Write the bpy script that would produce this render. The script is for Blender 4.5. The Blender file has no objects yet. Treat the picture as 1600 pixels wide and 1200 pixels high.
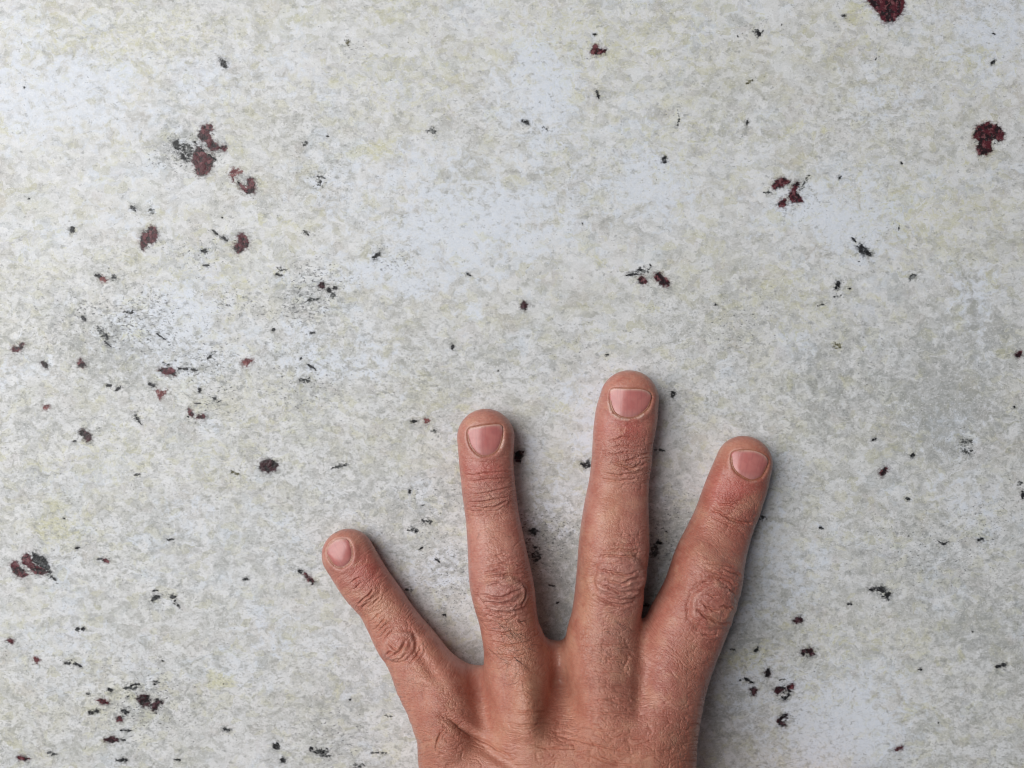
import bpy, math, random
import numpy as np
from mathutils import Vector
from mathutils.geometry import tessellate_polygon

random.seed(7)
RNG = np.random.default_rng(7)
SC = bpy.context.scene
COL = SC.collection

# ------------------------------------------------------------------ camera, world, light, exposure
D = 245.0            # camera height over the slab in mm (1 mm = 0.001 scene units)
MM = 0.001
PX = 0.2             # one pixel of the 1600 px wide photograph is 0.2 mm on the slab

cam_d = bpy.data.cameras.new('camera')
cam_d.sensor_width = 36.0
cam_d.lens = 36.0 * D / 320.0
cam_d.clip_start = 0.01
cam_d.clip_end = 50.0
cam = bpy.data.objects.new('camera', cam_d)
COL.objects.link(cam)
cam.location = (0, 0, D * MM)
SC.camera = cam

w = bpy.data.worlds.new('World')
SC.world = w
w.use_nodes = True
w.node_tree.nodes['Background'].inputs[0].default_value = (0.86, 0.92, 1.0, 1)
w.node_tree.nodes['Background'].inputs[1].default_value = 0.075

# one large soft window-like light, up and to the left
ld = bpy.data.lights.new('window_light', 'AREA')
ld.shape = 'RECTANGLE'
ld.size = 1.2
ld.size_y = 1.1
ld.energy = 23.2
ld.color = (1.0, 0.982, 0.968)
lo = bpy.data.objects.new('window_light', ld)
COL.objects.link(lo)
lo.location = (-0.80, 0.32, 1.00)
lo.rotation_euler = (Vector((0.02, 0.0, 0.0)) - Vector(lo.location)).to_track_quat('-Z', 'Y').to_euler()

SC.view_settings.view_transform = 'Standard'
SC.view_settings.look = 'None'
SC.view_settings.gamma = 1.0
SC.view_settings.use_curve_mapping = False
SC.view_settings.exposure = 0.0
SC.cycles.filter_width = 1.1
SC.cycles.max_bounces = 5
SC.cycles.transparent_max_bounces = 8


def to_mm(p, z=0.0):
    p = np.asarray(p, float)
    k = PX * (D - z) / D
    return np.stack([(p[..., 0] - 800) * k, (600 - p[..., 1]) * k], -1)


# ------------------------------------------------------------------ numpy noise
_perm = RNG.permutation(512)
_perm = np.concatenate([_perm, _perm, _perm])
_grad = RNG.uniform(-1, 1, 512)


def vnoise(x, y, seed=0):
    x = np.asarray(x, float) + seed * 17.31
    y = np.asarray(y, float) + seed * 5.77
    xi = np.floor(x).astype(int)
    yi = np.floor(y).astype(int)
    fx = x - xi
    fy = y - yi
    fx = fx * fx * fx * (fx * (fx * 6 - 15) + 10)
    fy = fy * fy * fy * (fy * (fy * 6 - 15) + 10)

    def h(a, b):
        return _grad[_perm[(_perm[a & 511] + b) & 511] & 511]
    a = h(xi, yi) * (1 - fx) + h(xi + 1, yi) * fx
    b = h(xi, yi + 1) * (1 - fx) + h(xi + 1, yi + 1) * fx
    return a * (1 - fy) + b * fy


def fbm(x, y, seed=0, o=4):
    r = 0
    a = 0.55
    for i in range(o):
        r = r + a * vnoise(x * 2 ** i, y * 2 ** i, seed + i * 3)
        a *= 0.5
    return r


def sstep(a, b, x):
    t = np.clip((x - a) / (b - a), 0, 1)
    return t * t * (3 - 2 * t)


# ------------------------------------------------------------------ node helpers
class NT:
    def __init__(self, name):
        self.m = bpy.data.materials.new(name)
        self.m.use_nodes = True
        self.t = self.m.node_tree
        self.p = self.t.nodes['Principled BSDF']
        self.out = self.t.nodes['Material Output']

    def n(self, typ, **kw):
        nd = self.t.nodes.new(typ)
        for k, v in kw.items():
            setattr(nd, k, v)
        return nd

    def l(self, a, b):
        self.t.links.new(a, b)

    def setin(self, sock, v):
        if hasattr(v, 'is_linked') or isinstance(v, bpy.types.NodeSocket):
            self.l(v, sock)
        else:
            sock.default_value = v

    def math(self, op, a, b=0.0, c=0.0, clamp=False):
        nd = self.n('ShaderNodeMath', operation=op, use_clamp=clamp)
        for i, v in enumerate((a, b, c)):
            self.setin(nd.inputs[i], v)
        return nd.outputs[0]

    def mix(self, f, a, b, mode='MIX'):
        nd = self.n('ShaderNodeMix', data_type='RGBA', blend_type=mode)
        self.setin(nd.inputs['Factor'], f)
        self.setin(nd.inputs[6], a if not isinstance(a, tuple) else (*a, 1)[:4])
        self.setin(nd.inputs[7], b if not isinstance(b, tuple) else (*b, 1)[:4])
        return nd.outputs[2]

    def noise(self, vec, scale, detail=3.0, rough=0.55, dist=0.0, col=False, dim='2D'):
        nd = self.n('ShaderNodeTexNoise', noise_dimensions=dim)
        self.l(vec, nd.inputs['Vector'])
        nd.inputs['Scale'].default_value = scale
        nd.inputs['Detail'].default_value = detail
        nd.inputs['Roughness'].default_value = rough
        nd.inputs['Distortion'].default_value = dist
        return nd.outputs['Color' if col else 'Fac']

    def ramp(self, f, a, b, lo=0.0, hi=1.0):
        nd = self.n('ShaderNodeMapRange', interpolation_type='SMOOTHSTEP')
        self.setin(nd.inputs[0], f)
        nd.inputs[1].default_value = a
        nd.inputs[2].default_value = b
        nd.inputs[3].default_value = lo
        nd.inputs[4].default_value = hi
        return nd.outputs[0]

    def mapping(self, vec, scale=(1, 1, 1), rot=(0, 0, 0), loc=(0, 0, 0)):
        nd = self.n('ShaderNodeMapping')
        self.l(vec, nd.inputs[0])
        nd.inputs['Scale'].default_value = scale
        nd.inputs['Rotation'].default_value = rot
        nd.inputs['Location'].default_value = loc
        return nd.outputs[0]

    def attr(self, name):
        nd = self.n('ShaderNodeAttribute')
        nd.attribute_name = name
        return nd


def link_mesh(name, verts, faces, mat, parent=None, smooth=True):
    me = bpy.data.meshes.new(name)
    me.from_pydata([tuple(v) for v in verts], [], [tuple(f) for f in faces])
    me.materials.append(mat)
    if smooth:
        me.polygons.foreach_set('use_smooth', np.ones(len(me.polygons), bool))
    me.update()
    o = bpy.data.objects.new(name, me)
    COL.objects.link(o)
    if parent is not None:
        o.parent = parent
    return o


def quad_mesh(name, V, Q):
    me = bpy.data.meshes.new(name)
    nv, nf = len(V), len(Q)
    me.vertices.add(nv)
    me.vertices.foreach_set('co', np.ascontiguousarray(V, np.float32).ravel())
    me.loops.add(nf * 4)
    me.loops.foreach_set('vertex_index', np.ascontiguousarray(Q, np.int32).ravel())
    me.polygons.add(nf)
    me.polygons.foreach_set('loop_start', np.arange(0, nf * 4, 4, dtype=np.int32))
    me.polygons.foreach_set('use_smooth', np.ones(nf, bool))
    me.update(calc_edges=True)
    me.validate()
    return me


def add_attr(me, name, arr):
    if arr.ndim == 1:
        a = me.attributes.new(name, 'FLOAT', 'POINT')
        a.data.foreach_set('value', arr.astype(np.float32))
    elif arr.shape[1] == 3 and name.endswith('_vec'):
        a = me.attributes.new(name, 'FLOAT_VECTOR', 'POINT')
        a.data.foreach_set('vector', np.ascontiguousarray(arr, np.float32).ravel())
    else:
        if arr.shape[1] == 3:
            arr = np.concatenate([arr, np.ones((len(arr), 1))], 1)
        a = me.attributes.new(name, 'FLOAT_COLOR', 'POINT')
        a.data.foreach_set('color', np.ascontiguousarray(arr, np.float32).ravel())


# ------------------------------------------------------------------ the stone slab
# mineral and painted-shade zones: (px, py, radius x, radius y, strength)
BLUE = [(740, 370, 130, 60, .9), (430, 90, 60, 50, .5), (650, 270, 140, 50, .6), (280, 500, 70, 70, 1.0),
        (300, 560, 60, 40, .7), (1260, 310, 60, 45, .9), (1330, 350, 80, 45, .9), (1010, 280, 70, 40, .9), (850, 215, 60, 40, .7),
        (830, 100, 40, 60, 1.0), (640, 420, 60, 30, .9), (900, 700, 35, 60, .7), (740, 495, 25, 25, 1.0),
        (860, 800, 60, 60, .5), (1310, 1150, 80, 65, .9), (1240, 900, 60, 70, .5), (1480, 660, 60, 50, .7),
        (1510, 470, 40, 60, .7), (200, 330, 90, 70, .4), (120, 160, 130, 60, .7), (330, 130, 60, 40, .6),
        (480, 540, 60, 30, .8), (430, 990, 60, 50, .5), (300, 790, 60, 40, .5), (1540, 30, 60, 50, .7),
        (1390, 150, 80, 60, .5), (520, 300, 80, 40, .5), (1500, 770, 70, 60, .5), (680, 900, 60, 50, .6),
        (50, 60, 50, 60, .6), (1180, 1060, 60, 40, .6), (40, 590, 60, 40, .5), (110, 1010, 80, 60, .4)]
GREY = [(190, 520, 70, 45, .9), (1500, 690, 60, 60, 1.0), (1470, 560, 110, 60, .7), (1280, 630, 80, 60, .6), (700, 760, 130, 60, .35),
        (480, 560, 100, 40, .5), (500, 450, 60, 30, .5), (1130, 520, 90, 60, .4), (780, 300, 70, 50, .4),
        (60, 670, 50, 40, .6), (1560, 950, 60, 60, .6), (1400, 1000, 90, 60, .4), (1130, 1120, 60, 60, .7), (1150, 1000, 40, 40, .7),
        (150, 870, 60, 50, .3), (340, 860, 90, 60, .4), (600, 1060, 60, 80, .4), (520, 1120, 80, 60, .5),
        (845, 870, 70, 110, 1.0), (1035, 860, 50, 110, 1.0), (870, 960, 50, 60, .9), (290, 235, 50, 40, .8), (60, 800, 60, 60, .4),  # grey between the fingers: dark mineral, strengthened to deepen the gap shade
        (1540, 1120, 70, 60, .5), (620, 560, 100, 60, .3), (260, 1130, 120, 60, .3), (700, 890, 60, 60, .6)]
YELLOW = [(600, 225, 28, 22, 1.0), (590, 100, 24, 18, .8), (482, 33, 16, 12, .9), (870, 90, 40, 40, .3), (930, 400, 20, 16, .9), (870, 335, 14, 10, 1),
          (420, 343, 14, 10, 1.0), (460, 340, 22, 16, .8), (335, 1053, 20, 13, 1.3), (1345, 35, 26, 22, .9), (1340, 85, 60, 30, .5),
          (1250, 195, 22, 14, .8), (1290, 211, 14, 12, .9), (1440, 330, 60, 40, .6), (1520, 95, 40, 30, .6), (1540, 430, 26, 18, .7),
          (90, 65, 40, 26, .7), (170, 45, 50, 26, .6), (180, 245, 18, 14, .7), (10, 215, 20, 26, .7), (300, 55, 60, 30, .5), (100, 825, 40, 24, .9),
          (195, 538, 14, 12, .9), (870, 645, 20, 16, .8), (1015, 480, 14, 22, .7), (1062, 335, 18, 30, .7), (950, 120, 80, 60, .35),
          (720, 690, 40, 26, .5), (330, 720, 60, 40, .5), (70, 720, 30, 40, .6), (180, 670, 60, 24, .5), (360, 755, 40, 24, .6),
          (900, 235, 80, 40, .4), (1380, 200, 60, 30, .3), (640, 590, 80, 30, .3), (1300, 985, 40, 20, .6), (1280, 1085, 30, 20, .6),
          (1440, 1100, 20, 14, .8), (1370, 850, 40, 16, .5), (330, 440, 80, 40, .3), (450, 640, 60, 30, .5), (1160, 1030, 40, 20, .9), (620, 10, 70, 40, .5)]
SPECK = [(190, 510, 90, 60, 1.0), (250, 480, 60, 20, .8), (320, 560, 70, 40, .9), (480, 460, 60, 40, 1.0), (380, 470, 60, 40, .7), (300, 380, 60, 30, .7),
         (470, 600, 80, 60, .6), (840, 850, 50, 60, 1.0), (1040, 840, 30, 60, 1.0), (700, 900, 60, 60, .7), (210, 1100, 90, 60, .8), (290, 235, 40, 30, 1.2),
         (340, 620, 60, 30, .8), (500, 270, 30, 20, .9), (1500, 690, 40, 40, .6), (1150, 520, 60, 60, .5), (900, 560, 80, 40, .4), (1330, 560, 90, 60, .4),
         (520, 1150, 60, 50, .7), (560, 580, 80, 30, .5), (1460, 850, 120, 60, .5), (700, 780, 120, 60, .5), (1560, 820, 50, 60, .6), (240, 930, 50, 25, .6), (600, 400, 30, 20, .8)]


YELLOW += [(200, 60, 230, 60, .55), (950, 60, 260, 75, .55), (1450, 320, 160, 100, .55), (640, 130, 150, 90, .45), (330, 430, 200, 80, .4), (1080, 210, 180, 80, .45), (1500, 120, 110, 70, .45), (60, 420, 90, 80, .4), (420, 640, 160, 60, .4), (1240, 470, 130, 80, .45), (160, 720, 160, 60, .45), (1330, 1020, 120, 60, .4)]
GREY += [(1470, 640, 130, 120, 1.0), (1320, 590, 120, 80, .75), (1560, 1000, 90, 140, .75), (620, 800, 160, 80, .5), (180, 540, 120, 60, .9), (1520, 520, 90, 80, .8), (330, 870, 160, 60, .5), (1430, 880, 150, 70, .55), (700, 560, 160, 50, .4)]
BLUE += [(250, 520, 90, 60, 1.0), (740, 350, 170, 70, 1.0), (1300, 330, 110, 60, 1.0), (1010, 285, 100, 50, .9), (840, 150, 70, 110, .9), (1310, 1140, 120, 80, 1.0), (90, 150, 170, 80, .8), (620, 420, 100, 40, .9), (1540, 40, 90, 70, .8), (1180, 840, 70, 120, .6), (930, 640, 60, 90, .6), (520, 560, 110, 40, .8)]


def ell(cx, cy, rx, ry, ang=0.0):
    n = 9
    a = math.radians(ang)
    r = []
    for i in range(n):
        t = 2 * math.pi * i / n
        k = random.uniform(.78, 1.2)
        x, y = rx * k * math.cos(t), ry * k * math.sin(t)
        r.append((cx + x * math.cos(a) - y * math.sin(a), cy + x * math.sin(a) + y * math.cos(a)))
    return r


GARNETS = [
    ('g', [(318, 196), (330, 194), (334, 203), (328, 206), (331, 216), (338, 224), (344, 229), (353, 226), (357, 232), (350, 237), (343, 233), (333, 236), (326, 233), (321, 222), (314, 219), (310, 211), (313, 202)]),
    ('g', [(303, 236), (308, 229), (315, 231), (322, 240), (332, 245), (333, 254), (330, 264), (324, 273), (315, 276), (307, 273), (304, 262), (301, 250)]),
    ('p', [(360, 266), (372, 263), (379, 268), (371, 272), (366, 276), (366, 284), (360, 277)]),
    ('g', [(371, 283), (380, 290), (385, 293), (387, 279), (396, 278), (398, 290), (396, 301), (385, 303), (378, 297)]),
    ('g', [(219, 372), (225, 362), (230, 365), (232, 355), (242, 354), (246, 362), (245, 375), (237, 381), (230, 380), (227, 387), (220, 391)]),
    ('g', [(372, 367), (378, 365), (385, 370), (390, 380), (386, 387), (377, 394), (371, 395), (367, 390), (368, 381), (372, 379)]),
    ('g', [(922, 81), (926, 70), (931, 68), (936, 75), (948, 78), (939, 86), (927, 86)]),
    ('g', [(1360, -6), (1410, -6), (1413, 11), (1408, 21), (1397, 32), (1386, 35), (1376, 30), (1372, 20), (1365, 12), (1354, 1)]),
    ('g', [(1527, 197), (1542, 191), (1560, 196), (1569, 207), (1567, 217), (1560, 222), (1555, 217), (1549, 221), (1550, 235), (1542, 242), (1530, 241), (1525, 232), (1529, 221), (1521, 215), (1522, 207)]),
    ('g', [(1206, 293), (1211, 282), (1225, 277), (1237, 285), (1225, 290), (1212, 296)]),
    ('g', [(1234, 302), (1239, 290), (1247, 283), (1249, 288), (1244, 298), (1253, 308), (1254, 315), (1238, 317), (1233, 311)]),
    ('g', [(1216, 318), (1223, 310), (1229, 312), (1227, 323), (1217, 324)]),
    ('g', [(997, 436), (1002, 432), (1011, 436), (1010, 444), (1004, 445), (999, 441)]),
    ('g', [(1022, 435), (1024, 427), (1031, 424), (1036, 430), (1041, 435), (1046, 441), (1045, 447), (1036, 447), (1029, 441)]),
    ('d', ell(819, 478, 6.2, 7.5, -20)),
    ('g', [(1585, 555), (1590, 549), (1597, 548), (1597, 555), (1589, 559)]),
    ('g', [(18, 547), (21, 541), (29, 542), (32, 535), (37, 536), (35, 543), (31, 549), (24, 551)]),
    ('d', [(63, 566), (69, 564), (75, 569), (74, 575), (68, 573)]),
    ('g', [(122, 565), (126, 559), (130, 565), (136, 570), (129, 576), (122, 572)]),
    ('g', [(247, 579), (252, 576), (265, 573), (275, 579), (274, 587), (262, 586), (252, 582)]),
    ('p', [(376, 567), (385, 560), (396, 563), (389, 569), (385, 574)]),
    ('p', ell(72, 637, 5, 4.2)),
    ('p', [(245, 608), (254, 611), (262, 609), (257, 617), (250, 624), (246, 619)]),
    ('g', [(292, 640), (297, 639), (304, 647), (301, 651), (295, 648)]),
    ('g', ell(314, 651, 7.5, 4.6, 0)),
    ('d', [(123, 674), (128, 670), (135, 674), (142, 680), (142, 688), (136, 690), (129, 682)]),
    ('g', [(16, 881), (25, 877), (35, 888), (44, 897), (40, 903), (31, 901), (20, 894)]),
    ('g', [(33, 871), (40, 864), (47, 869), (52, 880), (66, 887), (75, 894), (66, 899), (52, 895), (45, 886), (36, 882)]),
    ('d', [(406, 724), (411, 720), (419, 716), (429, 720), (435, 725), (430, 735), (419, 738), (410, 736), (405, 730)]),
    ('p', ell(667, 657, 5, 4.6)),
    ('g', [(475, 894), (482, 898), (492, 909), (488, 913), (478, 903)]),
    ('d', [(804, 707), (816, 703), (820, 707), (816, 715), (815, 722), (806, 723), (804, 715)]),
    ('g', [(1374, 736), (1380, 732), (1385, 728), (1388, 732), (1380, 744), (1375, 743)]),
    ('d', [(1238, 969), (1247, 964), (1255, 966), (1254, 971), (1244, 975)]),
    ('d', [(1251, 1022), (1254, 1015), (1269, 1013), (1273, 1022), (1266, 1024), (1261, 1020), (1256, 1025)]),
    ('g', [(1396, 1171), (1409, 1165), (1412, 1168), (1402, 1174)]),
    ('d', ell(1200, 1052, 5, 6.5, 10)),
    ('d', ell(1177, 1080, 5.2, 6.5)),
    ('d', ell(1218, 1078, 8.5, 5.5, -12)),
    ('g', ell(1235, 1073, 6.0, 5.2, -20)),
    ('d', [(1213, 1127), (1220, 1120), (1230, 1115), (1229, 1121), (1222, 1126), (1230, 1133), (1222, 1136), (1216, 1132)]),
    ('g', ell(15, 1001, 6, 3.6, 10)),
    ('p', ell(57, 1031, 7, 4.6, 5)),
    ('g', [(151, 1094), (160, 1090), (171, 1099), (160, 1100)]),
    ('d', [(213, 1092), (222, 1084), (232, 1086), (234, 1100), (225, 1105), (217, 1099)]),
    ('d', [(236, 1100), (246, 1091), (256, 1099), (247, 1101), (246, 1110), (239, 1112)]),
    ('g', ell(186, 1123, 5.6, 4.4, 10)),
    ('d', [(161, 1156), (172, 1150), (184, 1152), (185, 1159), (172, 1161)]),
    ('g', [(26, 1184), (32, 1180), (47, 1185), (37, 1190)]),
    ('d', ell(503, 446, 5, 6.5)),
    ('p', ell(162, 436, 7, 4, 35)),
    ('g', [(160, 874), (165, 873), (171, 877), (167, 880)]),
]
MICAS = [
    ('m', [(271, 222), (279, 218), (281, 228), (279, 236), (272, 231)]), ('m', [(281, 238), (287, 240), (294, 252), (288, 252), (282, 245)]),
    ('m', [(324, 240), (333, 245), (338, 250), (329, 248)]),
    ('k', [(285, 223), (298, 226), (302, 240), (296, 250), (286, 240)]),
    ('m', [(343, 92), (348, 91), (353, 98), (356, 105), (350, 106), (344, 98)]),
    ('m', [(49, 862), (63, 868), (73, 873), (77, 885), (80, 896), (66, 888), (54, 881)]), ('m', ell(83, 903, 6, 1.6, 40)),
    ('m', [(1339, 385), (1347, 382), (1355, 390), (1362, 398), (1350, 400), (1341, 392)]), ('k', ell(1334, 374, 6, 2, 45)),
    ('k', [(1250, 293), (1262, 273), (1267, 274), (1253, 296)]), ('k', ell(1199, 301, 7, 2.5, 5)),
    ('m', [(1304, 452), (1307, 440), (1314, 440), (1310, 451)]), ('k', [(1418, 437), (1425, 426), (1433, 430), (1428, 437)]),
    ('k', ell(1283, 476, 8, 2.4, -15)), ('o', ell(1308, 542, 6, 5)), ('k', ell(1310, 462, 8, 2, -12)),
    ('m', ell(987, 429, 9, 1.8, -5)), ('k', ell(1006, 424, 10, 4, -3)), ('m', ell(1000, 422, 4, 2.6)),
    ('m', ell(113, 359, 4.5, 5.2)), ('m', ell(208, 325, 6, 2.4, 50)), ('k', ell(237, 330, 6, 4, 40)), ('m', ell(351, 373, 6, 2.5, 40)), ('k', ell(336, 363, 6, 1.8, 40)),
    ('m', ell(319, 392, 5.5, 3, 20)), ('m', ell(322, 415, 6, 1.4, 3)), ('m', ell(155, 431, 6, 3, 25)), ('k', ell(178, 433, 4, 5)),
    ('m', ell(131, 498, 5, 2.6, 40)), ('m', ell(168, 537, 8, 1.8, 38)), ('k', ell(160, 520, 13, 5, 42)), ('m', ell(287, 576, 8, 1.7, 8)), ('m', ell(304, 578, 6, 2.2, 10)),
    ('m', ell(252, 526, 8, 1.3, 35)), ('m', ell(259, 568, 5, 1.4, 20)), ('m', ell(328, 557, 6, 2, -40)), ('k', ell(200, 488, 8, 3, 5)),
    ('m', ell(436, 429, 7, 2, 12)), ('m', ell(514, 453, 5, 4, 30)), ('m', ell(523, 450, 4, 3)), ('k', ell(520, 462, 6, 4)), ('k', ell(490, 468, 12, 4, -15)), ('k', ell(440, 420, 9, 3, 10)),
    ('m', ell(479, 364, 6, 1.8, 40)), ('m', ell(590, 398, 6, 4, -40)), ('m', ell(585, 402, 3.4, 2)), ('m', ell(732, 429, 4, 2, 25)), ('k', ell(707, 542, 2.4, 4.5, 15)),
    ('m', ell(486, 572, 6, 1.8, 35)), ('k', ell(476, 594, 10, 5, -10)), ('m', ell(488, 520, 4, 2)), ('m', ell(427, 515, 3, 2.6)),
    ('m', ell(185, 607, 5.5, 2.8, -45)), ('m', ell(237, 601, 7, 2.4, 15)), ('m', ell(170, 602, 5, 2, 10)), ('m', ell(216, 657, 8, 2, 55)), ('k', ell(214, 652, 6, 4, 30)),
    ('m', ell(121, 856, 5, 2.4, -25)), ('m', ell(266, 843, 5, 1.4, -5)), ('m', ell(157, 874, 5, 1.8, 15)), ('o', ell(365, 738, 8, 2.4, 18)), ('k', ell(214, 742, 6, 2)),
    ('m', ell(312, 610, 3, 4)), ('m', ell(308, 630, 5, 1.2)), ('k', ell(338, 624, 7, 3, 35)),
    ('m', ell(648, 659, 5.5, 3, 0)), ('k', ell(678, 674, 5, 3)), ('m', ell(470, 893, 5, 3)), ('o', ell(640, 767, 2.4, 4)),
    ('m', [(905, 724), (920, 720), (923, 729), (915, 731)]), ('m', ell(1051, 616, 4, 5, 10)), ('k', ell(1192, 809, 6, 4)),
    ('m', [(1465, 845), (1473, 848), (1482, 846), (1474, 852)]), ('m', ell(1532, 843, 5, 3, -25)), ('o', ell(1425, 712, 5, 3, -15)), ('k', ell(1366, 686, 4, 2, -25)),
    ('m', ell(1283, 825, 4, 2, 15)), ('m', ell(1598, 773, 3.4, 6)), ('k', ell(1419, 780, 4, 2.4, 35)), ('k', ell(1510, 690, 10, 5, -15)), ('k', ell(1512, 705, 9, 4, 8)), ('k', ell(1592, 755, 6, 5)),
    ('m', [(1356, 920), (1366, 918), (1375, 915), (1382, 919), (1385, 924), (1392, 925), (1389, 939), (1383, 934), (1377, 932), (1383, 928), (1372, 924), (1360, 923)]),
    ('m', ell(1327, 944, 4, 2)), ('m', ell(1562, 1041, 8, 1.9, -8)), ('m', ell(1567, 1039, 5, 2.8, -10)),
    ('m', ell(1170, 1063, 9, 2.6, 28)), ('m', [(1220, 1087), (1225, 1089), (1230, 1086), (1231, 1078), (1236, 1078), (1233, 1089), (1228, 1094), (1222, 1093)]), ('k', ell(1221, 1062, 5, 2, -10)),
    ('k', ell(1182, 1015, 3, 5, 30)), ('k', ell(1146, 1016, 5, 3)), ('m', ell(1225, 1119, 6, 2.6, -35)),
    ('m', [(236, 938), (240, 931), (250, 930), (248, 935), (240, 938)]), ('m', ell(270, 933, 5.4, 3.4, 15)), ('k', ell(277, 946, 6, 3, 35)), ('m', ell(243, 923, 4, 1.6)),
    ('m', ell(121, 983, 4, 2.8)), ('m', ell(130, 983, 4, 2.6)), ('m', ell(106, 1036, 5, 2)), ('m', ell(120, 1038, 6, 2.6, 15)), ('m', ell(126, 1041, 4, 2, 30)),
    ('m', ell(211, 1070, 7.5, 1.9, -8)), ('k', ell(205, 1075, 12, 4, -5)), ('m', ell(152, 1111, 4, 2.8)), ('k', ell(142, 1113, 5, 3)), ('m', ell(196, 1112, 7, 3.2, 10)), ('m', ell(196, 1141, 8, 1.3, 0)),
    ('m', ell(193, 1156, 4, 1.6)), ('m', ell(191, 1188, 9.5, 2.8, 3)), ('m', ell(278, 1187, 5, 1.6)), ('k', ell(172, 1078, 5, 3, 15)), ('k', ell(80, 1177, 9, 4, 15)), ('k', ell(245, 1065, 6, 2, 15)), ('m', ell(354, 1140, 6, 2.4, 20)),
    ('m', ell(432, 1166, 6, 5, 20)), ('m', ell(487, 1170, 4, 3.4)), ('k', ell(505, 1178, 13, 7, 20)), ('m', ell(503, 1176, 5, 4, 20)), ('k', ell(592, 1176, 14, 2, 0)), ('m', ell(442, 1188, 5, 4)), ('k', ell(606, 1119, 8, 1.8, 5)), ('k', ell(560, 1196, 12, 4, 5)), ('k', ell(384, 905, 5, 2)),
    ('k', ell(477, 223, 6, 5)), ('k', ell(502, 277, 7, 3, 10)), ('k', ell(500, 287, 4, 6)), ('o', ell(543, 66, 3, 6, -15)), ('k', ell(675, 205, 7, 6)),
    ('m', ell(822, 192, 5, 3.4, 25)), ('k', ell(852, 201, 6, 1.8, 30)), ('m', ell(934, 148, 2, 8, -15)), ('m', ell(1038, 249, 4.4, 5.2, -20)), ('m', ell(1185, 52, 3.4, 5.6, -20)),
    ('k', ell(1180, 48, 5, 5)), ('k', ell(1167, 192, 2.2, 4)), ('m', ell(1319, 25, 4, 2)), ('m', ell(1551, 97, 4, 3, -25)), ('k', ell(1369, 89, 1.3, 6, 15)), ('k', ell(1404, 356, 1.6, 4.5, 10)), ('k', ell(1312, 277, 4, 2, -30)), ('o', ell(1171, 128, 6, 2.6, -35)), ('k', ell(1060, 188, 2, 8, 10)),
    ('m', ell(636, 961, 4, 2.4)), ('m', ell(694, 961, 3, 2)), ('k', ell(640, 921, 7, 4)), ('m', ell(834, 830, 6, 6)), ('k', ell(838, 870, 8, 12, 10)), ('m', ell(862, 915, 5, 1.4, 10)), ('k', ell(1023, 860, 8, 10)), ('m', ell(1010, 946, 5, 2)), ('m', ell(1030, 848, 5, 3)),
    ('m', ell(1063, 856, 3, 3)), ('k', ell(668, 815, 9, 5, 5)), ('k', ell(646, 828, 10, 4, 5)), ('m', ell(650, 830, 3, 2.6)), ('m', ell(658, 857, 3.4, 1.8, -25)), ('k', ell(684, 876, 5, 1.6, 30)), ('k', ell(532, 728, 14, 4, -10)), ('k', ell(1029, 703, 10, 3, 8)),
]
for _k, _p in GARNETS + MICAS:
    _a = np.array(_p)
    _c, _r = _a.mean(0), np.ptp(_a, axis=0) * .5
    if _r.max() > 4:
        (SPECK if random.random() < .6 else GREY).append((_c[0] + random.uniform(-4, 4), _c[1] + random.uniform(-3, 3), _r[0] * 1.2 + 7, _r[1] * 1.2 + 6, .55))


def zone(X, Y, lst, seed):
    px = X / PX + 800
    py = 600 - Y / PX
    wx = px + 8 * fbm(px / 14, py / 14, seed + 4, 2) + 20 * fbm(px / 60, py / 60, seed, 3) * 2
    wy = py + 8 * fbm(px / 14, py / 14, seed + 13, 2) + 20 * fbm(px / 60, py / 60, seed + 9, 3) * 2
    r = np.zeros_like(px)
    for (cx, cy, rx, ry, s) in lst:
        d = ((wx - cx) / rx) ** 2 + ((wy - cy) / ry) ** 2
        r = np.maximum(r, s * np.exp(-d * 0.9))
    out = np.maximum(np.abs(px - 800) - 830, np.abs(py - 600) - 630)
    far = sstep(0, 60, out)
    return r * (1 - far) + far * sstep(0.1, 0.7, fbm(px / 130, py / 90, seed + 21, 3) + .1)


def axis_lines(half_fine, step, half):
    a = np.arange(-half_fine, half_fine + 1e-6, step)
    e = np.linspace(half_fine + 20, half, 22)
    return np.concatenate([-e[::-1], a, e])


gx = axis_lines(188, 1.0, 620)
gy = axis_lines(146, 1.0, 480)
X, Y = np.meshgrid(gx, gy)
nx, ny = len(gx), len(gy)
top = np.stack([X.ravel(), Y.ravel(), np.zeros(nx * ny)], 1)
ii = np.arange(nx * ny).reshape(ny, nx)
Q = np.stack([ii[:-1, :-1].ravel(), ii[:-1, 1:].ravel(), ii[1:, 1:].ravel(), ii[1:, :-1].ravel()], 1)
rim = np.concatenate([ii[0, :-1], ii[:-1, -1], ii[-1, :0:-1], ii[:0:-1, 0]])
low = top[rim].copy()
low[:, 2] = -30.0
lo_i = np.arange(len(rim)) + len(top)
Qs = np.stack([rim, lo_i, np.roll(lo_i, -1), np.roll(rim, -1)], 1)
slabV = np.concatenate([top, low])
slab_me = quad_mesh('stone_slab', slabV * MM, np.concatenate([Q, Qs]))
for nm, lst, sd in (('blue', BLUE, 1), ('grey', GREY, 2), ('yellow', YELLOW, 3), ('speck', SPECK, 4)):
    add_attr(slab_me, nm, np.concatenate([zone(X, Y, lst, sd).ravel(), np.zeros(len(rim))]))

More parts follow.
